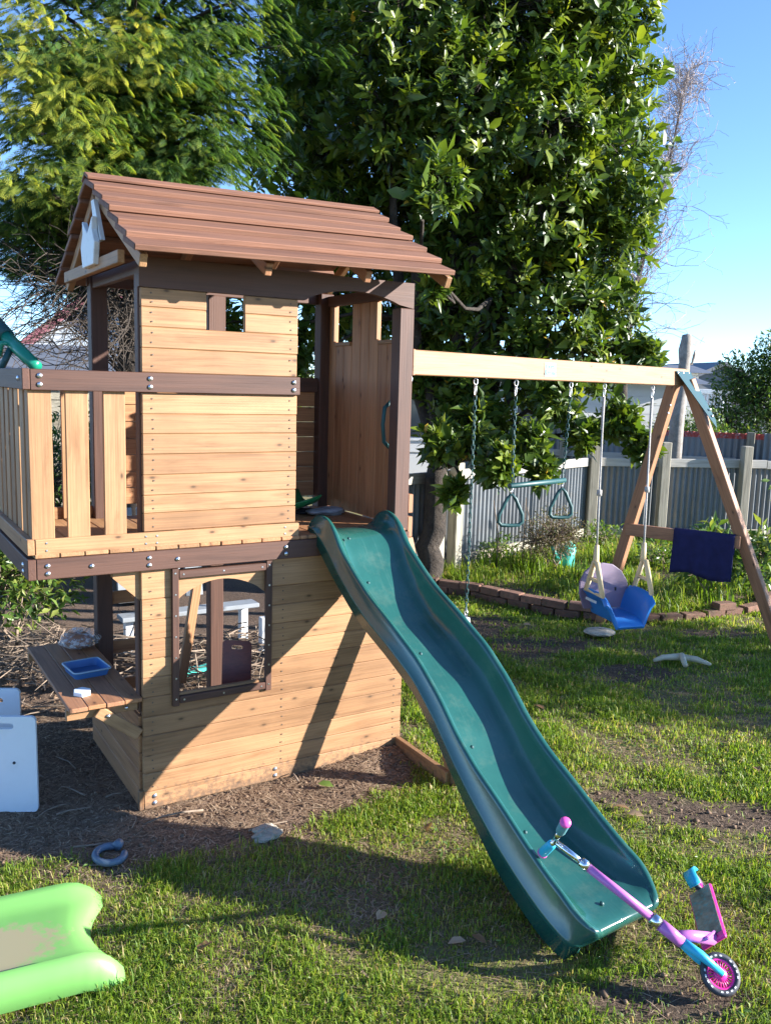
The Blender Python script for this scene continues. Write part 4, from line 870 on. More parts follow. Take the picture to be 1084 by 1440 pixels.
# ------------------------------------------------------------------ iron fence
def fence(name, a_, b_, h, label, postx, rail_mat='white_rail', sheet=.76, amp=.016, pitch=.076, rails=(.16, 1.08), red=None, group=None):
    a_ = np.array(a_, float); b_ = np.array(b_, float); d = b_-a_; L = np.hypot(*d); d /= L; nn = np.array([d[1], -d[0]])
    if nn @ (CAM[:2]-a_) < 0: nn = -nn
    r_ = empty(name, (*((a_+b_)/2), 0), label, 'fence', group); t = 0
    while t < L-.05:
        w_ = min(sheet, L-t); n_ = int(w_/pitch*8)+1; uu = np.linspace(0, w_, n_); off = .004*((int(t/sheet)) % 2); hh = h+random.uniform(-.015, .015)
        pts_ = [(a_+d*(t+u)+nn*(amp*math.cos(2*math.pi*(t+u)/pitch)+off)) for u in uu]
        v_ = []; z0 = .02
        for p in pts_: v_ += [(p[0], p[1], z0), (p[0], p[1], hh)]
        f_ = [(2*i, 2*i+2, 2*i+3, 2*i+1) for i in range(n_-1)]
        MB().add(v_, f_).build('corrugated_sheet', 'iron', r_, True)
        if red and red[0] < t/L < red[1]:
            v_ = []
            for p in pts_: q_ = p+nn*.003; v_ += [(q_[0], q_[1], hh-.09), (q_[0], q_[1], hh+.004)]
            MB().add(v_, f_).build('painted_edge', 'red', r_, True)
        t += sheet-.02
    for z in rails:
        t = 0
        while t < L-.1:
            t2 = min(L, t+2.4); p = a_+d*t+nn*.035; q_ = a_+d*t2+nn*.035
            board('rail', r_, (*p, z), (*q_, z+random.uniform(-.01, .01)), .11 if z > .5 else .10, .04, (*nn, 0), rail_mat if z > .5 else 'grey_wood', .004); t = t2+.006
    for t, hh in postx:
        p = a_+d*t+nn*.115; board('post', r_, (*p, 0), (*p, hh), .12, .115, (*nn, 0), 'grey_wood', .008)
    return r_
FA = (3.0, 3.18); FC = (7.18, 4.42); P3 = dep(1043, 640, 11.6); FE = np.array(FC)+(np.array([P3[0], P3[1]])-np.array(FC))*2.2
ly_ = math.hypot(FC[0]-FA[0], FC[1]-FA[1]); lr_ = math.hypot(*(FE-np.array(FC)))
fence('iron_fence', FA, FC, 1.10, 'corrugated iron fence with timber rails beside the leafy tree trunk', [(1.02, 1.25), (1.32, 1.22)])
fence('iron_fence', FC, FE, 1.10, 'corrugated iron fence with square timber posts behind the swing frame', [(.0, 1.32), (lr_/2.2*.46, 1.36), (lr_/2.2, 1.33), (lr_*.8, 1.33)])
fence('neighbour_fence', dep(640, 620, 16)[:2], dep(1250, 620, 13.5)[:2], 1.38, 'second corrugated fence with red painted patches beyond the square posts', [(2, 1.4), (5, 1.4), (8, 1.4)], rails=(.9,), red=(.42, .64), amp=.016, pitch=.1)
# terracotta pieces and pot by the fence
c = gz(645, 808, .03); mb = MB(); o = board('terracotta_tile', None, (c[0], c[1], .03), (c[0]+.05, c[1]+.10, .22), .22, .03, (.5, -1, .4), 'terracotta', .006); tag(o, 'broken terracotta tile leaning at the foot of the iron fence', 'tile')
c = gz(793, 800, .05); D_ = (Vector((c[0], c[1], 0))); wc = empty('watering_can', tuple(D_), 'aqua plastic watering can under the dry bush by the fence post', 'watering can')
MB().tube([D_+Vector((0, 0, .08)), D_+Vector((0, 0, .12)), D_+Vector((0, 0, .30)), D_+Vector((0, 0, .31))], [.10, .105, .12, .11], 14).build('body', 'aqua', wc, True)
MB().tube([D_+Vector((-.09, -.02, .12)), D_+Vector((-.2, -.06, .24)), D_+Vector((-.28, -.09, .33))], [.03, .022, .02], 8).build('spout', 'aqua', wc, True); MB().tube([D_+Vector((.1, .02, .14)), D_+Vector((.17, .03, .2)), D_+Vector((.16, .03, .29)), D_+Vector((.05, 0, .36)), D_+Vector((-.05, 0, .31))], .012, 8).build('handle', 'aqua', wc, True)
# ------------------------------------------------------------------ houses beyond
def cbox(c, L, Dp, h, ang):
    ca_, sa_ = math.cos(ang), math.sin(ang); return lambda u, v, z: (c[0]+u*ca_-v*sa_, c[1]+u*sa_+v*ca_, z)
def hbox(T, u0, u1, v0, v1, z0, z1):
    return MB().add([T(u0,v0,z0),T(u1,v0,z0),T(u1,v1,z0),T(u0,v1,z0),T(u0,v0,z1),T(u1,v0,z1),T(u1,v1,z1),T(u0,v1,z1)], [(0,3,2,1),(4,5,6,7),(0,1,5,4),(1,2,6,5),(2,3,7,6),(3,0,4,7)])
def house_(name, c, L, Dp, h, ang, wallm, roofm, label, rise=1.2, wins=(), gable=True, boards=8):
    r_ = empty(name, (c[0], c[1], 0), label, 'house'); T = cbox(c, L, Dp, h, ang)
    hbox(T, -L/2, L/2, 0, Dp, 0, h).build('wall', wallm, r_)
    for k in range(int(h/.19)):
        if k*.19 > .5: hbox(T, -L/2-.01, L/2+.01, -.022, -.002, k*.19, k*.19+.178).build('weatherboard', wallm, r_)
    mb = MB(); e = .35
    if gable == 'x': mb.add([T(-L/2-e,-e,h),T(L/2+e,-e,h),T(L/2+e,Dp+e,h),T(-L/2-e,Dp+e,h),T(-L/2-e,Dp/2,h+rise),T(L/2+e,Dp/2,h+rise)], [(0,1,5,4),(2,3,4,5),(0,4,3),(1,2,5),(0,3,2,1)])
    else:
        for sg in (-1, 1):
            k_ = rise*e/(L/2); mb.prism([T(sg*(L/2+e),-e,h-k_),T(0,-e,h+rise),T(0,-e,h+rise+.16),T(sg*(L/2+e),-e,h-k_+.16)], Vector(T(0,Dp+2*e,0))-Vector(T(0,0,0)))
        MB().prism([T(-L/2,0,h),T(L/2,0,h),T(0,0,h+rise-.01)], Vector(T(0,Dp,0))-Vector(T(0,0,0))).build('gable_wall', wallm, r_)
    mb.build('roof', roofm, r_)
    for u, z, ww, wh in wins:
        f_ = hbox(T, u-ww/2-.08, u+ww/2+.08, -.05, -.024, z-.08, z+wh+.08).build('window', 'white', r_); hbox(T, u-ww/2, u+ww/2, -.062, -.051, z, z+wh).build('pane', 'glass', f_)
    return r_
vang = -YAW
c = dep(150, 470, 15); house_('neighbour_house', (c[0], c[1]), 3.6, 5, 2.0, vang+.3, 'houseblue', 'roofred', 'pale blue weatherboard house with red roof behind the playhouse balcony', 1.5, [], 'y')
c = dep(740, 560, 19); house_('neighbour_house', (c[0], c[1]), 7.5, 5, 2.2, vang+.1, 'housewhite', 'roofgrey', 'white weatherboard house glimpsed through the leafy tree', .45, [(-2.3, .9, .8, 1.0), (.5, .9, 1.4, 1.0)], 'x')
c = dep(935, 560, 24); house_('neighbour_house', (c[0], c[1]), 1.7, 3, 2.55, vang, 'housewhite', 'roofgrey', 'narrow white house with low grey roof behind the beam end', .25, [], 'x')
c = dep(1010, 560, 40); hr = house_('neighbour_house', (c[0], c[1]), 5.0, 5, 2.2, vang+.15, 'roofgrey', 'roofgrey', 'distant grey gabled house behind a white balustrade', 1.1, [], 'y')
bl_ = empty('balustrade', tuple(dep(985, 560, 30)*[1, 1, 0]), 'white deck balustrade in front of the distant gabled house', 'balustrade')
p0 = dep(950, 549, 30); p1 = dep(1030, 552, 30); nrm0 = (-_f[0], -_f[1], 0)
board('top_rail', bl_, p0, p1, .16, .12, nrm0, 'white', .01); board('bottom_rail', bl_, p0-[0, 0, .62], p1-[0, 0, .62], .10, .1, nrm0, 'white', .01)
for k in range(17): q_ = p0+(p1-p0)*(k+.5)/17; board('baluster', bl_, q_-[0, 0, .09], q_-[0, 0, .58], .06, .05, nrm0, 'white', .005)
for k in (0, .8): q_ = p0+(p1-p0)*k; board('post', bl_, [q_[0], q_[1], 0], q_-[0, 0, .1], .14, .14, nrm0, 'white', .01)
# garden shed behind the twigs on the left
c = dep(70, 480, 10.5); house_('garden_shed', (c[0], c[1]), 1.7, 2.2, 2.05, vang+.35, 'grey_wood', 'roofgrey', 'grey timber garden shed beyond the dark twigs', .35, [], 'x')['category'] = 'shed'
# ------------------------------------------------------------------ trees
def branch(mb, a_, b_, r0, r1, n_=6, wob=.08, seg_=6, sag=0):
    a_ = np.array(a_, float); b_ = np.array(b_, float); L = np.linalg.norm(b_-a_); P = []
    for i in range(n_+1):
        t = i/n_; P.append(a_+(b_-a_)*t+RNG.normal(0, wob*L/n_, 3)*(0 < t < 1)+np.array([0, 0, -sag*L*t*t+sag*L*t]))
    mb.tube(P, [r0+(r1-r0)*i/n_ for i in range(n_+1)], seg_); return P
# broad glossy-leaved tree
gt0 = dep(603, 800, 8.7); TB = np.array([gt0[0], gt0[1], 0.])
bt = empty('broadleaf_tree', tuple(TB), 'tall dense evergreen tree with glossy leaves leaning behind the swing beam', 'tree')
BLOBS = [(560, 30, 7.4, .75), (680, 20, 7.8, .85), (800, 40, 8.0, .75), (855, 10, 8.0, .50), (850, 120, 8.1, .55), (868, 215, 8.1, .52), (885, 290, 8.1, .40), (770, 170, 7.7, .65), (660, 150, 7.6, .70), (545, 150, 7.6, .60), (617, 255, 6.5, .24), (845, 340, 8.3, .50), (760, 290, 8.0, .60), (690, 350, 8.1, .5), (640, 300, 8.3, .50), (865, 440, 8.4, .34), (905, 500, 8.4, .20), (780, 430, 8.2, .55), (700, 450, 8.3, .45), (625, 430, 8.2, .30), (780, 560, 7.9, .26), (870, 590, 8.0, .22), (905, 625, 8.0, .14), (660, 600, 7.9, .30), (700, 650, 7.5, .20), (745, 620, 7.6, .18), (640, 690, 7.6, .12), (470, 60, 8.2, .50), (450, 190, 8.4, .45), (480, 290, 8.4, .40), (560, 300, 8.4, .45), (760, -90, 8.1, .9), (600, -110, 7.9, .9), (860, -70, 8.2, .55), (440, -60, 8.2, .6), (610, 400, 6.6, .10), (820, 500, 8.2, .35), (420, 110, 8.6, .45), (520, 230, 8.6, .5), (600, 230, 8.7, .6), (720, 240, 8.8, .7), (830, 250, 8.9, .6), (740, 520, 8.3, .34), (660, 520, 8.3, .34), (640, 560, 8.4, .25), (850, 520, 8.4, .25), (600, 480, 8.5, .25), (690, 590, 8.2, .25), (820, 610, 7.9, .16), (760, 660, 7.7, .13), (620, 620, 7.7, .2), (800, 380, 8.6, .5), (680, 400, 8.8, .5), (580, 370, 8.8, .4), (500, 340, 9.0, .4), (440, 300, 9.0, .4), (400, 220, 9.0, .4), (350, 420, 9.2, .5), (440, 430, 9.2, .5), (520, 440, 9.2, .4), (290, 470, 9.2, .5), (600, 520, 8.6, .28), (600, 440, 8.7, .35), (690, 300, 9.0, .6), (780, 330, 9.1, .6), (620, 130, 8.9, .7), (740, 60, 9.0, .8), (500, 100, 9.0, .6), (850, 160, 9.0, .5), (430, 510, 9.4, .45), (380, 500, 9.4, .4), (430, 20, 9.6, .5), (430, 110, 9.6, .5), (420, 200, 9.6, .45), (470, 250, 9.6, .45)]
mb = MB(); fork = TB+np.array([.15, .1, 1.25]); branch(mb, TB-[0, 0, .1], fork, .135, .10, 8, .12, 10)
mains = []
for px_, py2, D_, rr in ((700, 480, 8.2, .05), (850, 330, 8.3, .04), (760, 290, 8.1, .05), (640, 300, 8.2, .05), (540, 200, 7.9, .05), (680, 100, 7.9, .045), (800, 100, 8.0, .045), (460, 120, 8.3, .04), (870, 590, 8.0, .025), (640, 640, 8.0, .03), (780, 560, 8.0, .028), (740, 430, 8.3, .03), (690, 420, 8.0, .03), (650, 470, 8.2, .03), (810, 470, 8.1, .03), (720, 560, 8.2, .03), (660, 380, 8.4, .03)):
    mains.append(branch(mb, fork+RNG.normal(0, .05, 3), dep(px_, py2, D_), .085 if rr > .03 else .045, rr*.55, 8, .22, 7))
allp = np.array([p for P in mains for p in P[2:]])
LP, LD, LU, LL, LT = [], [], [], [], []
sunv = np.array(SV)
for px_, py2, D_, r_ in BLOBS:
    c = dep(px_, py2, D_); j = allp[np.argmin(np.linalg.norm(allp-c, axis=1))]; branch(mb, j, c, .022, .008, 5, .25, 5)
    ns = int(26+ 350*r_**2*(1.0 if r_ > .3 else 1.7))
    d = unit(RNG.normal(size=(ns, 3))); rad = r_*RNG.uniform(.35, 1.12, ns)**.6
    S = c+d*rad[:, None]*[1, 1, 1.0]; sdir = unit(d*.9+[0, 0, .55]+RNG.normal(0, .35, (ns, 3)))
    for k in range(0, ns, 3): mb.tube([c+(S[k]-c)*.25, (c+S[k])/2+RNG.normal(0, .02, 3), S[k]], [.007, .005, .003], 3, cap=False)
    for p, sdv in zip(S, sdir):
        nl = RNG.integers(8, 14); a0 = RNG.uniform(0, 6.28); e1_ = unit(np.cross(sdv, [.3, .2, .9])); e2_ = np.cross(sdv, e1_); tone = RNG.normal(.36, .19)
        for q_ in range(nl):
            an = a0+q_*2.4; lv = q_/nl; out_ = e1_*math.cos(an)+e2_*math.sin(an)
            LP.append(p-sdv*(.13*(1-lv))); LD.append(sdv*(.35+.55*lv)+out_*(1.0-.35*lv)); LU.append(sdv*.9-out_*.2+RNG.normal(0, .42, 3)+sunv*.5)
            LL.append(RNG.gamma(9, .0122)*(1-.15*lv)); LT.append(1.0 if RNG.random() < .0018 else min(.95, tone+lv*.16+RNG.normal(0, .09)))
V_, Fc, T_ = leaf_cloud(np.array(LP), np.array(LD), np.array(LU), np.array(LL), np.array(LT), .35)
mb.build('trunk', 'bark', bt, True); o = npmesh('crown', V_, Fc, 3, 'leaf', bt, T_); o['kind'] = 'stuff'
# golden cypress
def spray_template(npair=11, sub=5):
    v = []; f = []; t = []
    def quad(p, d, L, w_, ti, curve=0):
        d = d/np.linalg.norm(d); s_ = np.array([-d[1], d[0], 0]); b = len(v)
        for a_, ww in ((0, 0), (.5, w_), (.5, -w_), (1, 0)):
            c = p+d*L*a_+s_*ww; c = c+np.array([0, 0, -.35*L*a_*a_*curve]); v.append(c); t.append(ti+.26*a_)
        f.extend([(0+b, 1+b, 3+b), (0+b, 3+b, 2+b)])
    quad(np.zeros(3), np.array([1, 0, 0]), 1.0, .010, -.1, .8)
    for i in range(npair):
        x = .08+.86*i/npair; L = .42*(1-x)**.75+.07
        for s_ in (1, -1):
            p = np.array([x, 0, -.2*x*x]); d = np.array([.80, s_*.60, -.05]); d = d/np.linalg.norm(d); quad(p, d, L, .014, -.05+.25*x, 1.3)
            for k in range(sub):
                a_ = .25+.7*k/sub; pp = p+d*L*a_+np.array([0, 0, -.25*L*a_*a_]); l2 = L*.34*(1.1-a_)
                if l2 > .02:
                    for s2 in (1, -1):
                        ang = s2*.75; dd_ = np.array([d[0]*math.cos(ang)-d[1]*math.sin(ang), d[0]*math.sin(ang)+d[1]*math.cos(ang), -.1]); quad(pp, dd_, l2+.05, .012, .02+.25*a_+.12*x, 1.2)
    return np.array(v), np.array(f), np.array(t)
SPV, SPF, SPT = spray_template(6, 1)
CT0 = dep(185, 520, 7.6); CT0 = np.array([CT0[0], CT0[1], 0.])
cf = empty('golden_cypress', tuple(CT0), 'large golden green cypress with drooping sprays overhanging the playhouse roof', 'tree')
mb = MB(); branch(mb, CT0, CT0+[.1, .1, 6.4], .19, .04, 10, .05, 9)
TIP = []
tipspec = [(-30, 30, 5.6), (40, 20, 5.5), (110, 40, 5.6), (180, 30, 5.7), (250, 20, 5.9), (320, 40, 6.1), (-20, 100, 5.4), (60, 100, 5.3), (140, 110, 5.5), (215, 95, 5.7), (280, 80, 5.9), (350, 90, 6.2), (-30, 170, 5.4), (40, 180, 5.3), (110, 175, 5.4), (170, 160, 5.6), (300, 140, 6.0), (370, 150, 6.3), (400, 110, 6.5), (-10, 235, 5.4), (50, 225, 5.3), (110, 215, 5.5), (160, 205, 5.6), (310, 190, 6.1), (350, 200, 6.2), (260, 215, 6.1), (400, 195, 6.5), (0, -40, 5.6), (90, -50, 5.6), (200, -40, 5.9), (300, -50, 6.1), (390, -20, 6.5), (230, 160, 6.3), (340, 240, 6.3), (270, 250, 6.3), (210, 235, 6.2), (430, 60, 6.9), (380, 40, 6.6), (240, 130, 6.4), (20, 65, 5.5), (85, 140, 5.4), (150, 65, 5.6), (290, 110, 6.0), (80, 60, 5.5), (10, 140, 5.5), (0, 300, 6.7), (60, 305, 6.8), (-40, 330, 6.6), (100, 320, 7.0), (40, 345, 7.0), (-20, 365, 7.0), (130, 370, 7.3), (80, 370, 7.2), (10, 275, 6.2), (70, 280, 6.4), (-40, 290, 6.2), (20, 320, 7.4), (70, 335, 7.5), (-20, 345, 7.4), (110, 290, 6.6)]
SP, SX, SZ, SS, ST = [], [], [], [], []
for (px_, py2, D_) in tipspec:
  for rep in range(3):
    tip = dep(px_+RNG.normal(0, 22), py2+RNG.normal(0, 16), D_+(rep*.38)+RNG.normal(0, .12)); gold = np.clip(.47-.0009*max(0, px_)+RNG.normal(0, .13)-.16*rep-(.4 if py2 > 272 else 0), .0, .8)  # gold cut on the low boughs: the crown's inner shade painted into the tint
    root = CT0+np.array([.05, .05, max(1.9, tip[2]-.25+RNG.normal(0, .15))]); P = []
    nb = 12
    for i in range(nb+1):
        t = i/nb; p = root+(tip-root)*t+np.array([0, 0, .30*math.sin(math.pi*t*.9)*.5-.10*t**3]); P.append(p)
    mb.tube(P[:10], [.022*(1-i/nb)+.004 for i in range(10)], 5)
    for i in range(4, nb+1):
        t_ = i/nb; p = P[i]; dr = unit(P[i]-P[i-1]); side = unit(np.cross(dr, [0, 0, 1]))
        for s_ in ((1, -1)*4 if i < nb else (0, .5, -.5, .8, -.8, .2, -.3, .1, -.1)):
            dv = unit(dr*(.75 if abs(s_) == 1 else 1)+side*s_*RNG.uniform(.5, 1.1)+[0, 0, RNG.normal(-.36, .25)])
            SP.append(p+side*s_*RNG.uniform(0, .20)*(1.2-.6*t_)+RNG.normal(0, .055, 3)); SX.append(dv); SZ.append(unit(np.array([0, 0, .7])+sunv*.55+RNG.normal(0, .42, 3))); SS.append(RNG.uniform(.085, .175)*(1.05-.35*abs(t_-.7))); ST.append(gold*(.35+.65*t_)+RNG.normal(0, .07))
SP = np.array(SP); SX = unit(np.array(SX)); SY = unit(np.cross(np.array(SZ), SX)); SZ = np.cross(SX, SY)
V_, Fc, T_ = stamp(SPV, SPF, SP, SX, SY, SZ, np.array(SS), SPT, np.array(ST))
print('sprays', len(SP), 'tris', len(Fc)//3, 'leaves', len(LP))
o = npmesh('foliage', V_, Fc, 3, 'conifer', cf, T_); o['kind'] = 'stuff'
mb.build('trunk', 'darkbark', cf, True)
# dead lower twigs of the cypress
mb = MB()
for k in range(230):
    px_ = RNG.uniform(-60, 215); py2 = RNG.uniform(300, 520); D_ = RNG.uniform(5.8, 8.0); a_ = CT0+np.array([0, 0, RNG.uniform(1.9, 3.3)])+RNG.normal(0, .1, 3); b_ = dep(px_, py2, D_)
    P = []; wob = RNG.normal(0, .05, (5, 3)); mid = a_*.45+b_*.55+np.array([0, 0, RNG.normal(.05, .12)])
    for i in range(8): t = i/7; p = (1-t)**2*a_+2*t*(1-t)*mid+t*t*b_+wob[i % 5]*t; P.append(p)
    mb.tube(P, [.006*(1-i/8)+.0016 for i in range(8)], 3, cap=False)
    for q_ in range(4):
        i = RNG.integers(3, 8); e = unit(P[i]-P[i-1])+RNG.normal(0, .6, 3); L = RNG.uniform(.12, .45); P2 = [P[i]+unit(e)*L*t+np.array([0, 0, -.12*L*t*t]) for t in (0, .5, 1)]; mb.tube(P2, [.003, .0025, .0012], 3, cap=False)
o = mb.build('dead_twigs', 'darkbark', cf); o['kind'] = 'stuff'
# shrubs: shared builder
def shrub(name, label, base, blobs, mat, leafL, dens, twigm='twig', cat='shrub', group=None, tone=(.5, .2), stems=True):
    r_ = empty(name, tuple(base), label, cat, group); base = np.array(base, float); P_, D2, U2_, L2, T2 = [], [], [], [], []; mb = MB()
    for (c, rad) in blobs:
        c = np.array(c, float); n_ = max(10, int(dens*rad**2)); d = unit(RNG.normal(size=(n_, 3))); rr = rad*RNG.uniform(.1, 1.1, n_)**.5; p = c+d*rr[:, None]; p[:, 2] = np.maximum(p[:, 2], .02)
        if stems:
            branch(mb, base+RNG.normal(0, .03, 3)*[1, 1, 0], c, .014, .005, 5, .15, 5)
            for k in range(0, n_, 9): mb.tube([c, (c+p[k])/2+RNG.normal(0, .02, 3), p[k]], [.005, .004, .002], 3, cap=False)
        P_.append(p); D2.append(d*.6+RNG.normal(0, .7, (n_, 3))+[0, 0, .2]); U2_.append(RNG.normal(0, .6, (n_, 3))+[0, 0, 1]); L2.append(RNG.uniform(.7, 1.2, n_)*leafL); T2.append(np.clip(RNG.normal(tone[0], tone[1], n_), 0, .95))
    V_, Fc, T_ = leaf_cloud(np.concatenate(P_), np.concatenate(D2), np.concatenate(U2_), np.concatenate(L2), np.concatenate(T2))
    o = npmesh('foliage', V_, Fc, 3, mat, r_, T_); o['kind'] = 'stuff'
    if stems: mb.build('stems', twigm, r_, True)
    return r_
b = gz(45, 930); bb = np.array([b[0]-.1, b[1]+.3, 0])
shrub('leafy_shrub', 'sunlit leafy green shrub growing beneath the balcony', bb, [(bb+[0, 0, .55], .38), (bb+[.25, .1, .45], .3), (bb+[-.35, .1, .6], .4), (bb+[-.1, .2, .8], .32), (bb+[.1, -.05, .7], .25)], 'shrub', .085, 5200, tone=(.62, .25))
b = dep(60, 560, 8.6); bb = np.array([b[0], b[1], 0]); shrub('leafy_shrub', 'dark green shrub behind the balcony rail', bb, [(bb+[0, 0, .9], .7), (bb+[.5, .2, 1.1], .6), (bb+[-.7, .1, 1.2], .7), (bb+[.4, 0, .5], .5)], 'shrub', .07, 5200, tone=(.3, .2))
b = dep(780, 745, 9.3); bb = np.array([b[0], b[1], .05]); shrub('dry_bush', 'twiggy dry brown bush in front of the iron fence', bb, [(bb+[0, 0, .42], .30), (bb+[.2, .0, .38], .22), (bb+[-.2, .05, .36], .24)], 'drybush', .035, 14000, tone=(.45, .3))
b = dep(1060, 600, 17); bb = np.array([b[0], b[1], 0]); shrub('garden_tree', 'bushy olive green garden tree beyond the second fence', bb, [(bb+[0, 0, 1.9], .75), (bb+[.5, -.3, 2.2], .75), (bb+[-.35, .2, 2.3], .5), (bb+[.2, -.2, 2.75], .5), (bb+[.9, -.5, 1.6], .8), (bb+[.8, -.5, 2.8], .5), (bb+[-.5, .2, 1.4], .6)], 'shrub', .10, 4500, 'bark', 'tree', tone=(.34, .28))
b = dep(985, 590, 15.5); bb = np.array([b[0], b[1], 0]); shrub('leafy_shrub', 'rounded green shrub beyond the fence beside the pollarded trunk', bb, [(bb+[0, 0, 1.35], .42), (bb+[-.35, .1, 1.2], .4), (bb+[.35, -.1, 1.15], .35), (bb+[-.6, .2, 1.3], .35)], 'shrub', .08, 5000, tone=(.5, .25))
for i, (px_, py2, D_, lab) in enumerate(((1000, 745, 8.3, 'broad-leaved plant beside the hanging towel in the garden bed'), (1075, 740, 8.2, 'bushy leafy plant behind the front leg of the swing frame'))):
    b = dep(px_, py2, D_); bb = np.array([b[0], b[1], .08]); shrub('garden_plant', lab, bb, [(bb+[0, 0, .42], .22), (bb+[.18, 0, .36], .2), (bb+[-.15, .05, .30], .18), (bb+[.05, 0, .55], .16)], 'shrub', .13, 2600, cat='plant', tone=(.65, .25))
for i, (px_, py2, lab) in enumerate(((700, 790, 'low leafy weed behind the first bricks of the garden edging'), (850, 770, 'low leafy weed at the foot of the fence corner post'), (930, 800, 'low leafy weed between the swing seat and the towel'), (1070, 800, 'leafy weed in the bed behind the front swing leg'))):
    b = gz(px_, py2, .06); bb = np.array([b[0], b[1], .06]); shrub('leafy_weed', lab, bb, [(bb+[0, 0, .14], .16), (bb+[.22, .05, .12], .15), (bb+[-.2, .05, .12], .14), (bb+[.05, .2, .16], .16)], 'shrub', .07, 4200, cat='plant', tone=(.6, .2))
b = dep(1120, 660, 8.6); bb = np.array([b[0], b[1], 0.1]); shrub('garden_plant', 'tall leafy stem reaching over the timber rail by the square post', bb, [(bb+[-.12, 0, 1.02], .18), (bb+[.1, 0, .8], .2)], 'shrub', .10, 1600, cat='plant', tone=(.65, .2))
# pollarded trunk
p0 = dep(950, 600, 13.5); pt = empty('pollarded_trunk', (p0[0], p0[1], 0), 'bare grey pollarded tree trunk beyond the fence behind the beam end', 'tree'); mb = MB(); P = [np.array([p0[0], p0[1], 0])]+[dep(px_, py2, 13.5) for px_, py2 in ((952, 585), (958, 545), (962, 510), (963, 492), (965, 478), (965, 471))]
mb.tube(P, [.12, .11, .10, .085, .105, .085, .07], 10); mb.build('trunk', 'greybark', pt, True); mb = MB(); mb.tube([P[3], dep(972, 512, 13.5), dep(976, 500, 13.5), dep(977, 492, 13.5)], [.03, .02, .03, .01], 5); mb.build('branch', 'greybark', pt, True)
# bare corkscrew willow
wl0 = dep(880, 600, 16); wl = empty('bare_willow', (wl0[0], wl0[1], 0), 'leafless corkscrew willow with reddish twigs behind the glossy tree', 'tree'); mb = MB(); WB = np.array([wl0[0], wl0[1], 0.])
tr = [dep(px_, py2, 16) for px_, py2 in ((875, 520), (890, 420), (912, 330), (938, 240), (955, 160), (966, 100))]
mb.tube([WB]+tr, [.11, .085, .055, .036, .024, .015, .008], 8); o = mb.build('trunk', 'bark', wl, True); mb = MB()
for k in range(280):
    s_ = RNG.uniform(0, len(tr)-1.05); i = int(s_); p = tr[i]+(tr[i+1]-tr[i])*(s_-i); a_ = RNG.uniform(0, 6.28); L = RNG.uniform(.6, 1.75)*(1.25-.14*s_)
    dv = unit(R2*math.cos(a_)*.8+U2*RNG.uniform(.1, 1.0)+np.array(_f)*math.sin(a_)*.8); P = [p]; n_ = 12; ph = RNG.uniform(0, 6.28)
    for j in range(n_):
        dv = unit(dv+RNG.normal(0, .28, 3)+np.array([0, 0, .05])+R2*.35*math.sin(j*1.5+ph)); P.append(P[-1]+dv*L/n_)
    mb.tube(P, [.006*(1-j/(n_+1))+.003 for j in range(n_+1)], 3, cap=False)
    for q_ in range(4):
        j0 = RNG.integers(3, n_); e = unit(dv+RNG.normal(0, .8, 3)); pp = P[j0]; Q = [pp]
        for j in range(6): e = unit(e+RNG.normal(0, .4, 3)); Q.append(Q[-1]+e*.075)
        mb.tube(Q, [.0038]*3+[.003]*4, 3, cap=False)
o = mb.build('twigs', 'willow', wl); o['kind'] = 'stuff'
# trees standing to the right, out of the picture, that shade the lawn
for (sx, sy), dist, blobs, lab in (((3.1, .75), 7.0, [((0, 0, 2.15), .55), ((.4, .5, 2.4), .5), ((-.35, -.45, 2.0), .45), ((.2, .1, 1.3), .6), ((-.2, .3, 1.6), .6), ((.5, .7, 1.6), .45), ((0, 0, .7), .6), ((.1, .5, .6), .5), ((-.5, -.6, 1.5), .5), ((.6, .9, 2.1), .45), ((0, 0, 2.5), .4), ((-.4, -.5, .9), .5)], 'bushy evergreen shrub tree at the right edge of the lawn'), ((2.15, -1.95), 4.2, [((0, 0, 1.2), .22), ((.15, .1, .9), .2), ((-.1, -.1, .6), .22), ((.2, 0, .4), .25)], 'small evergreen shrub on the near right side of the lawn')):
    hv = np.array([SV.x, SV.y]); hv /= np.linalg.norm(hv); bb = np.array([sx+hv[0]*dist, sy+hv[1]*dist, 0]); shrub('evergreen_shrub', lab, bb, [(bb+np.array(c_)*[1, 1, .93], r_*1.0) for c_, r_ in blobs], 'leaf', .10, 3600, 'bark', tone=(.4, .2))
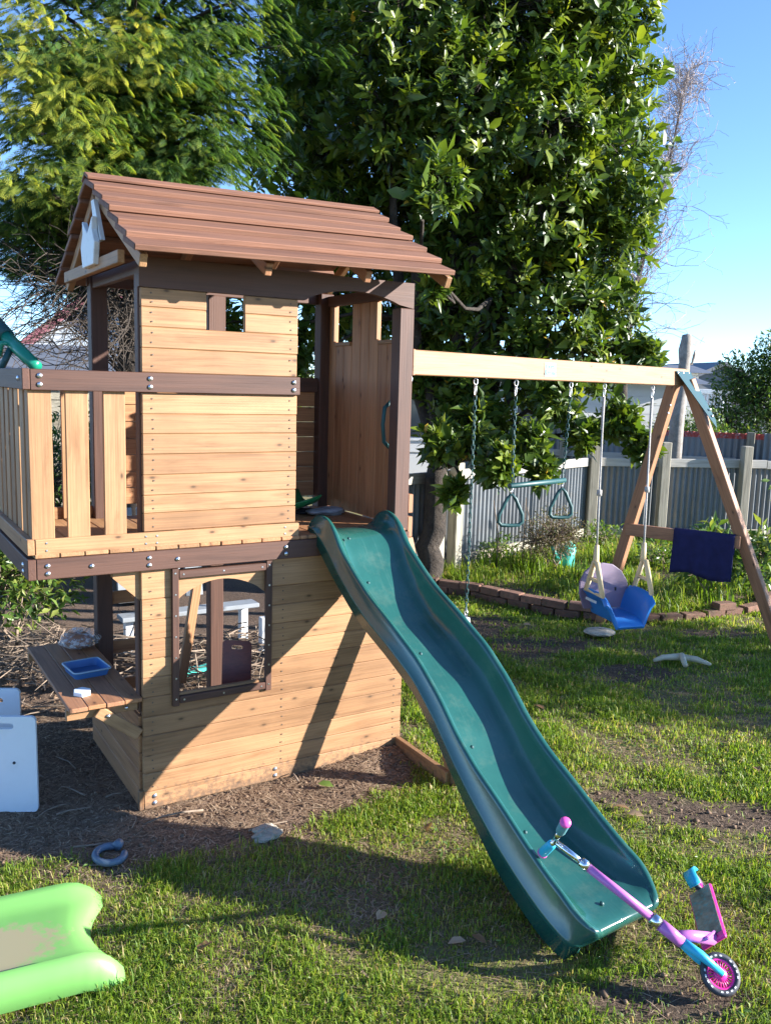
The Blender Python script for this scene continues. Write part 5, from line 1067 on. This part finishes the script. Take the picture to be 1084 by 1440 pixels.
# ------------------------------------------------------------------ grass, straw, litter
def in_view(x, y, z=0.0, m=60):
    d = np.stack([x, y, np.full_like(x, z)], 1)-CAM; zz = d@_f; u = 542+F*(d@R2)/zz; v = 720-F*(d@U2)/zz
    return (zz > .3) & (u > -m) & (u < 1084+m) & (v < 1440+m*2) & (v > 560)
def scatter(n_, x0, x1, y0, y1, near=True):
    x = RNG.uniform(x0, x1, n_); y = RNG.uniform(y0, y1, n_); k = in_view(x, y); return x[k], y[k]
def blades(name, x, y, L, Wd, lean, tint, mat, lie=False, label=None, parent=None):
    n_ = len(x); z = hgt(x, y); a_ = RNG.uniform(0, 2*math.pi, n_); s_ = np.stack([np.cos(a_), np.sin(a_), np.zeros(n_)], 1); f_ = np.stack([-np.sin(a_), np.cos(a_), np.zeros(n_)], 1)
    base = np.stack([x, y, z-.004], 1); L = np.asarray(L)[:, None]; Wd = np.asarray(Wd)[:, None]; lean = np.asarray(lean)[:, None]
    if lie:
        up0 = np.array([0, 0, 1.]); p1 = base+f_*L*.5+up0*(.008+lean*L*.25); p2 = base+f_*L+up0*(.006+RNG.uniform(0, .5, (n_, 1))*lean*L)
        base = base+up0*.008
    else:
        p1 = base+np.array([0, 0, 1])*L*.58+f_*L*lean*.30; p2 = base+np.array([0, 0, 1])*L*np.maximum(.35, 1-lean*.55)+f_*L*lean*.95
    V_ = np.stack([base-s_*Wd, base+s_*Wd, p1-s_*Wd*.75, p1+s_*Wd*.75, p2], 1).reshape(-1, 3); k = (np.arange(n_)*5)[:, None]
    Fc = (k[:, :, None]+np.array([(0, 1, 3), (0, 3, 2), (2, 3, 4)])[None]).reshape(-1)
    T_ = np.repeat(tint, 5); o = npmesh(name, V_, Fc, 3, mat, parent, np.clip(T_, 0, 1), smooth=True); o['kind'] = 'stuff'
    if label: tag(o, label, 'grass' if 'grass' in name else 'litter')
    return o
x, y = scatter(2300000, -1.6, 7.5, -2.7, 3.2); dist = np.hypot(x-CAM[0], y-CAM[1]); keep = RNG.random(len(x)) < np.clip((3.4/dist)**1.5, .12, 1)
x, y, dist = x[keep], y[keep], dist[keep]; lmk = lawnmask(x, y); clump = snoise(x, y, 21, 3, 5.0); thin = snoise(x, y, 31, 3, 1.6)
dn_ = lmk*np.clip((clump-.28)*3.2, .22, 1)*np.clip((thin-.22)*3.4, .34, 1); keep = RNG.random(len(x)) < dn_; x, y, dist, clump, thin = x[keep], y[keep], dist[keep], clump[keep], thin[keep]
n_ = len(x); far = np.clip((y+1.0)/1.6, 0, 1); L = RNG.gamma(5, .0048, n_)*(.5+1.0*clump)*(1+.35*far); Wd = RNG.uniform(.0012, .0024, n_)*np.clip(dist/3.2, 1, 2.2)
tint = np.clip(RNG.normal(.54, .15, n_)+(.5-clump)*.35+(RNG.random(n_) < .13)*.42+(.5-thin)*.35, 0, 1)
blades('lawn_grass', x, y, L, Wd, np.clip(RNG.normal(.55, .3, n_), .05, 1.3), tint, 'grass', label='short patchy green lawn grass with dry straw tips')
print('grass blades', n_)
x, y = scatter(330000, -1.6, 6, -2.7, 3.0); lmk = lawnmask(x, y); thin = snoise(x, y, 31, 3, 1.6); dist = np.hypot(x-CAM[0], y-CAM[1]); keep = RNG.random(len(x)) < np.clip(.18+.9*(lmk)*np.clip((.55-thin)*4, 0, 1), 0, 1)*np.clip((3.6/dist)**2, .1, 1)
x, y = x[keep], y[keep]; n_ = len(x); blades('dry_grass', x, y, RNG.gamma(3, .012, n_), RNG.uniform(.001, .002, n_), RNG.uniform(0, .5, n_), RNG.beta(2, 2, n_), 'straw', lie=True, label='dry straw and clippings lying across lawn and bare soil')
x, y = scatter(70000, -2.2, 1.9, -.95, 1.6); d_ = polydist(x, y, SOIL); k = d_ > -.05; x, y = x[k], y[k]; n_ = len(x); blades('bark_mulch', x, y, RNG.gamma(3, .011, n_), RNG.uniform(.0015, .004, n_), RNG.uniform(0, .35, n_), RNG.beta(2, 2.6, n_), 'straw', lie=True, label='brown bark mulch and dry needles around the playhouse base')
# clods on bare soil and small broad-leaved weeds in the turf
x, y = scatter(60000, -1.6, 5.5, -2.7, 2.6); k = RNG.random(len(x)) < np.clip(.55-lawnmask(x, y), 0, 1)*.5; x, y = x[k], y[k]; n_ = len(x)
OV = np.array([(1, 0, 0), (-.9, .1, 0), (0, 1, .1), (.1, -1, 0), (0, .1, .8), (0, 0, -.8)], float); OF = np.array([(0, 2, 4), (2, 1, 4), (1, 3, 4), (3, 0, 4), (2, 0, 5), (1, 2, 5), (3, 1, 5), (0, 3, 5)])
a_ = RNG.uniform(0, 6.28, n_); X = np.stack([np.cos(a_), np.sin(a_), RNG.normal(0, .3, n_)], 1); X = unit(X); Yv = unit(np.cross([0, 0, 1.], X)); V_, Fc, T_ = stamp(OV, OF, np.stack([x, y, hgt(x, y)+.002], 1), X, Yv, np.cross(X, Yv), RNG.gamma(2, .003, n_)+.002, np.zeros(6), RNG.beta(2, 3, n_)*.6)
o = npmesh('soil_crumbs', V_, Fc, 3, 'straw', None, T_); tag(o, 'crumbly brown clods scattered over the bare soil patches', 'soil', None, 'stuff')
x, y = scatter(90000, -1.6, 5.5, -2.7, 2.6); k = RNG.random(len(x)) < lawnmask(x, y)*np.clip((snoise(x, y, 51, 3, 3.0)-.52)*6, 0, 1)*.5; x, y = x[k], y[k]; n_ = len(x)
V_, Fc, T_ = leaf_cloud(np.stack([x, y, hgt(x, y)+RNG.uniform(.004, .022, n_)], 1), RNG.normal(0, 1, (n_, 3))*[1, 1, .25]+[0, 0, .15], RNG.normal(0, .35, (n_, 3))+[0, 0, 1], RNG.uniform(.012, .034, n_), np.clip(RNG.normal(.5, .2, n_), 0, .8))
o = npmesh('lawn_weeds', V_, Fc, 3, 'shrub', None, T_); tag(o, 'small round-leaved weeds mixed into the lawn', 'weeds', None, 'stuff')
# a few larger twigs lying about
for i in range(26):
    px_ = RNG.uniform(20, 460); py2 = RNG.uniform(1050, 1200)
    if i > 14: px_ = RNG.uniform(-10, 130); py2 = RNG.uniform(930, 1010)
    p = gz(px_, py2, .01); a_ = RNG.uniform(0, 6.28); L = RNG.uniform(.08, .28); P = [p+np.array([math.cos(a_)*L*t, math.sin(a_)*L*t, .008+.02*math.sin(t*3)*RNG.random()]) for t in (0, .35, .7, 1)]
    if P[0][1] > -.02 and 0 < P[0][0] < 1.4: continue
    if min(q_[1] for q_ in P) < .0 < max(q_[1] for q_ in P) and P[0][0] > -.05: continue
    o = MB().tube(P, [.005, .0045, .0035, .002], 5).build('fallen_twig', 'twig', None, True); tag(o, 'dry twig lying on the brown mulch by the playhouse', 'twig', 'fallen twigs on the mulch')
# heap of dry prunings under the balcony
hp = gz(70, 960); mb = MB()
for i in range(420):
    a_ = np.array([hp[0]+RNG.normal(.0, .22), hp[1]+RNG.normal(.35, .3), abs(RNG.normal(.08, .07))+.01]); e = unit(RNG.normal(0, 1, 3)*[1, 1, .35]); L = RNG.uniform(.10, .32); mb.tube([a_-e*L/2, a_+RNG.normal(0, .01, 3), a_+e*L/2+[0, 0, RNG.uniform(-.02, .03)]], [.004, .0035, .002], 3, cap=False)
for i in range(260):
    a_ = np.array([RNG.uniform(.1, 1.9), RNG.uniform(1.35, 2.3), abs(RNG.normal(.06, .06))]); e = unit(RNG.normal(0, 1, 3)*[1, 1, .25]); L = RNG.uniform(.15, .5); mb.tube([a_-e*L/2, a_+RNG.normal(0, .015, 3), a_+e*L/2], [.006, .005, .003], 3, cap=False)
o = mb.build('prunings', 'twig'); tag(o, 'tangled heap of dry prunings beside and behind the playhouse', 'prunings', None, 'stuff')
# fallen leaves
LEAFPOS = [(606, 1160, 0), (885, 1140, 1), (655, 1325, 0), (1010, 1190, 1), (780, 905, 1), (800, 960, 1), (735, 880, 1), (905, 1150, 0), (683, 1330, 0), (1060, 1080, 1), (915, 960, 1), (765, 1000, 1), (447, 1108, 2), (530, 1300, 0), (300, 1330, 0), (815, 1120, 1), (700, 870, 1), (745, 895, 1)]
_lm = None
for px_, py2, k in LEAFPOS:
    p = gz(px_, py2, .0); p[2] = gh(p[0], p[1])+.022; X = unit(RNG.normal(0, 1, 3)*[1, 1, .15]); Z = unit(np.array([0, 0, 1])+RNG.normal(0, .3, 3)); Yv = unit(np.cross(Z, X)); V_ = p+(LEAF_V[:, 0:1]*X+LEAF_V[:, 1:2]*1.3*Yv+LEAF_V[:, 2:3]*1.6*np.cross(X, Yv))*RNG.uniform(.06, .085)
    o = npmesh('fallen_leaf', V_, LEAF_F.ravel(), 3, 'deadleaf' if k < 2 else 'shrub', None, np.full(len(V_), RNG.uniform(.1, .9))); tag(o, ('curled brown leaf fallen on the lawn grass' if k == 0 else 'curled brown leaf fallen on bare soil') if k < 2 else 'green windfall leaf on the mulch by the playhouse wall', 'leaf', ('brown leaves on the lawn' if k == 0 else 'brown leaves on bare soil') if k < 2 else None)
# garden bed planting
x = RNG.uniform(3.6, 9, 60000); y = RNG.uniform(1.1, 4.4, 60000); k = inpoly(x, y, BED) & in_view(x, y, .1); x, y = x[k], y[k]; c_ = snoise(x, y, 41, 3, 2.2); k = RNG.random(len(x)) < np.clip((c_-.30)*3, .05, 1); x, y, c_ = x[k], y[k], c_[k]; n_ = len(x)
blades('bed_grass', x, y, RNG.gamma(5, .018, n_)*(.6+.9*c_), RNG.uniform(.0025, .006, n_), np.clip(RNG.normal(.7, .3, n_), .1, 1.4), np.clip(RNG.normal(.52, .18, n_)+(RNG.random(n_) < .06)*.4, 0, 1), 'grass', label='lush green weeds and grass filling the raised garden bed')
for i, (px_, py2, lab) in enumerate(((720, 800, 'daffodil leaf clump beside the dry garden stakes'), (755, 805, 'upright daffodil leaf clump in front of the watering can'), (690, 800, 'daffodil leaf clump behind the first bricks'), (820, 815, 'daffodil leaf clump to the side of the toddler swing'), (985, 830, 'dark strappy leaf clump below the hanging towel'), (1050, 815, 'strappy leaf clump behind the front leg of the swing frame'), (1010, 845, 'low strappy leaf clump close to the bricks by the towel'))):
    p = gz(px_, py2, .07); n_ = 46; x = p[0]+RNG.normal(0, .10, n_); y = p[1]+RNG.normal(0, .07, n_); r_ = empty('daffodil_clump', (p[0], p[1], .05), lab, 'plant', None)
    o = blades('leaves', x, y, RNG.uniform(.18, .36, n_), RNG.uniform(.005, .009, n_), np.clip(RNG.normal(.35, .2, n_), .05, 1), np.clip(RNG.normal(.3, .12, n_), 0, .6), 'grass', parent=r_)
for (px_, py2, hh) in ((697, 800, .75), (733, 800, .78), (745, 790, .62), (795, 795, .55)):
    p = gz(px_, py2, .06); o = MB().tube([p, p+[.02, .01, hh*.5], p+[.06*RNG.normal(), .02, hh]], [.008, .007, .005], 6).build('garden_stake', 'twig', None, True); tag(o, 'thin dry cane standing in the garden bed against the iron fence', 'cane', 'dry canes in the garden bed')
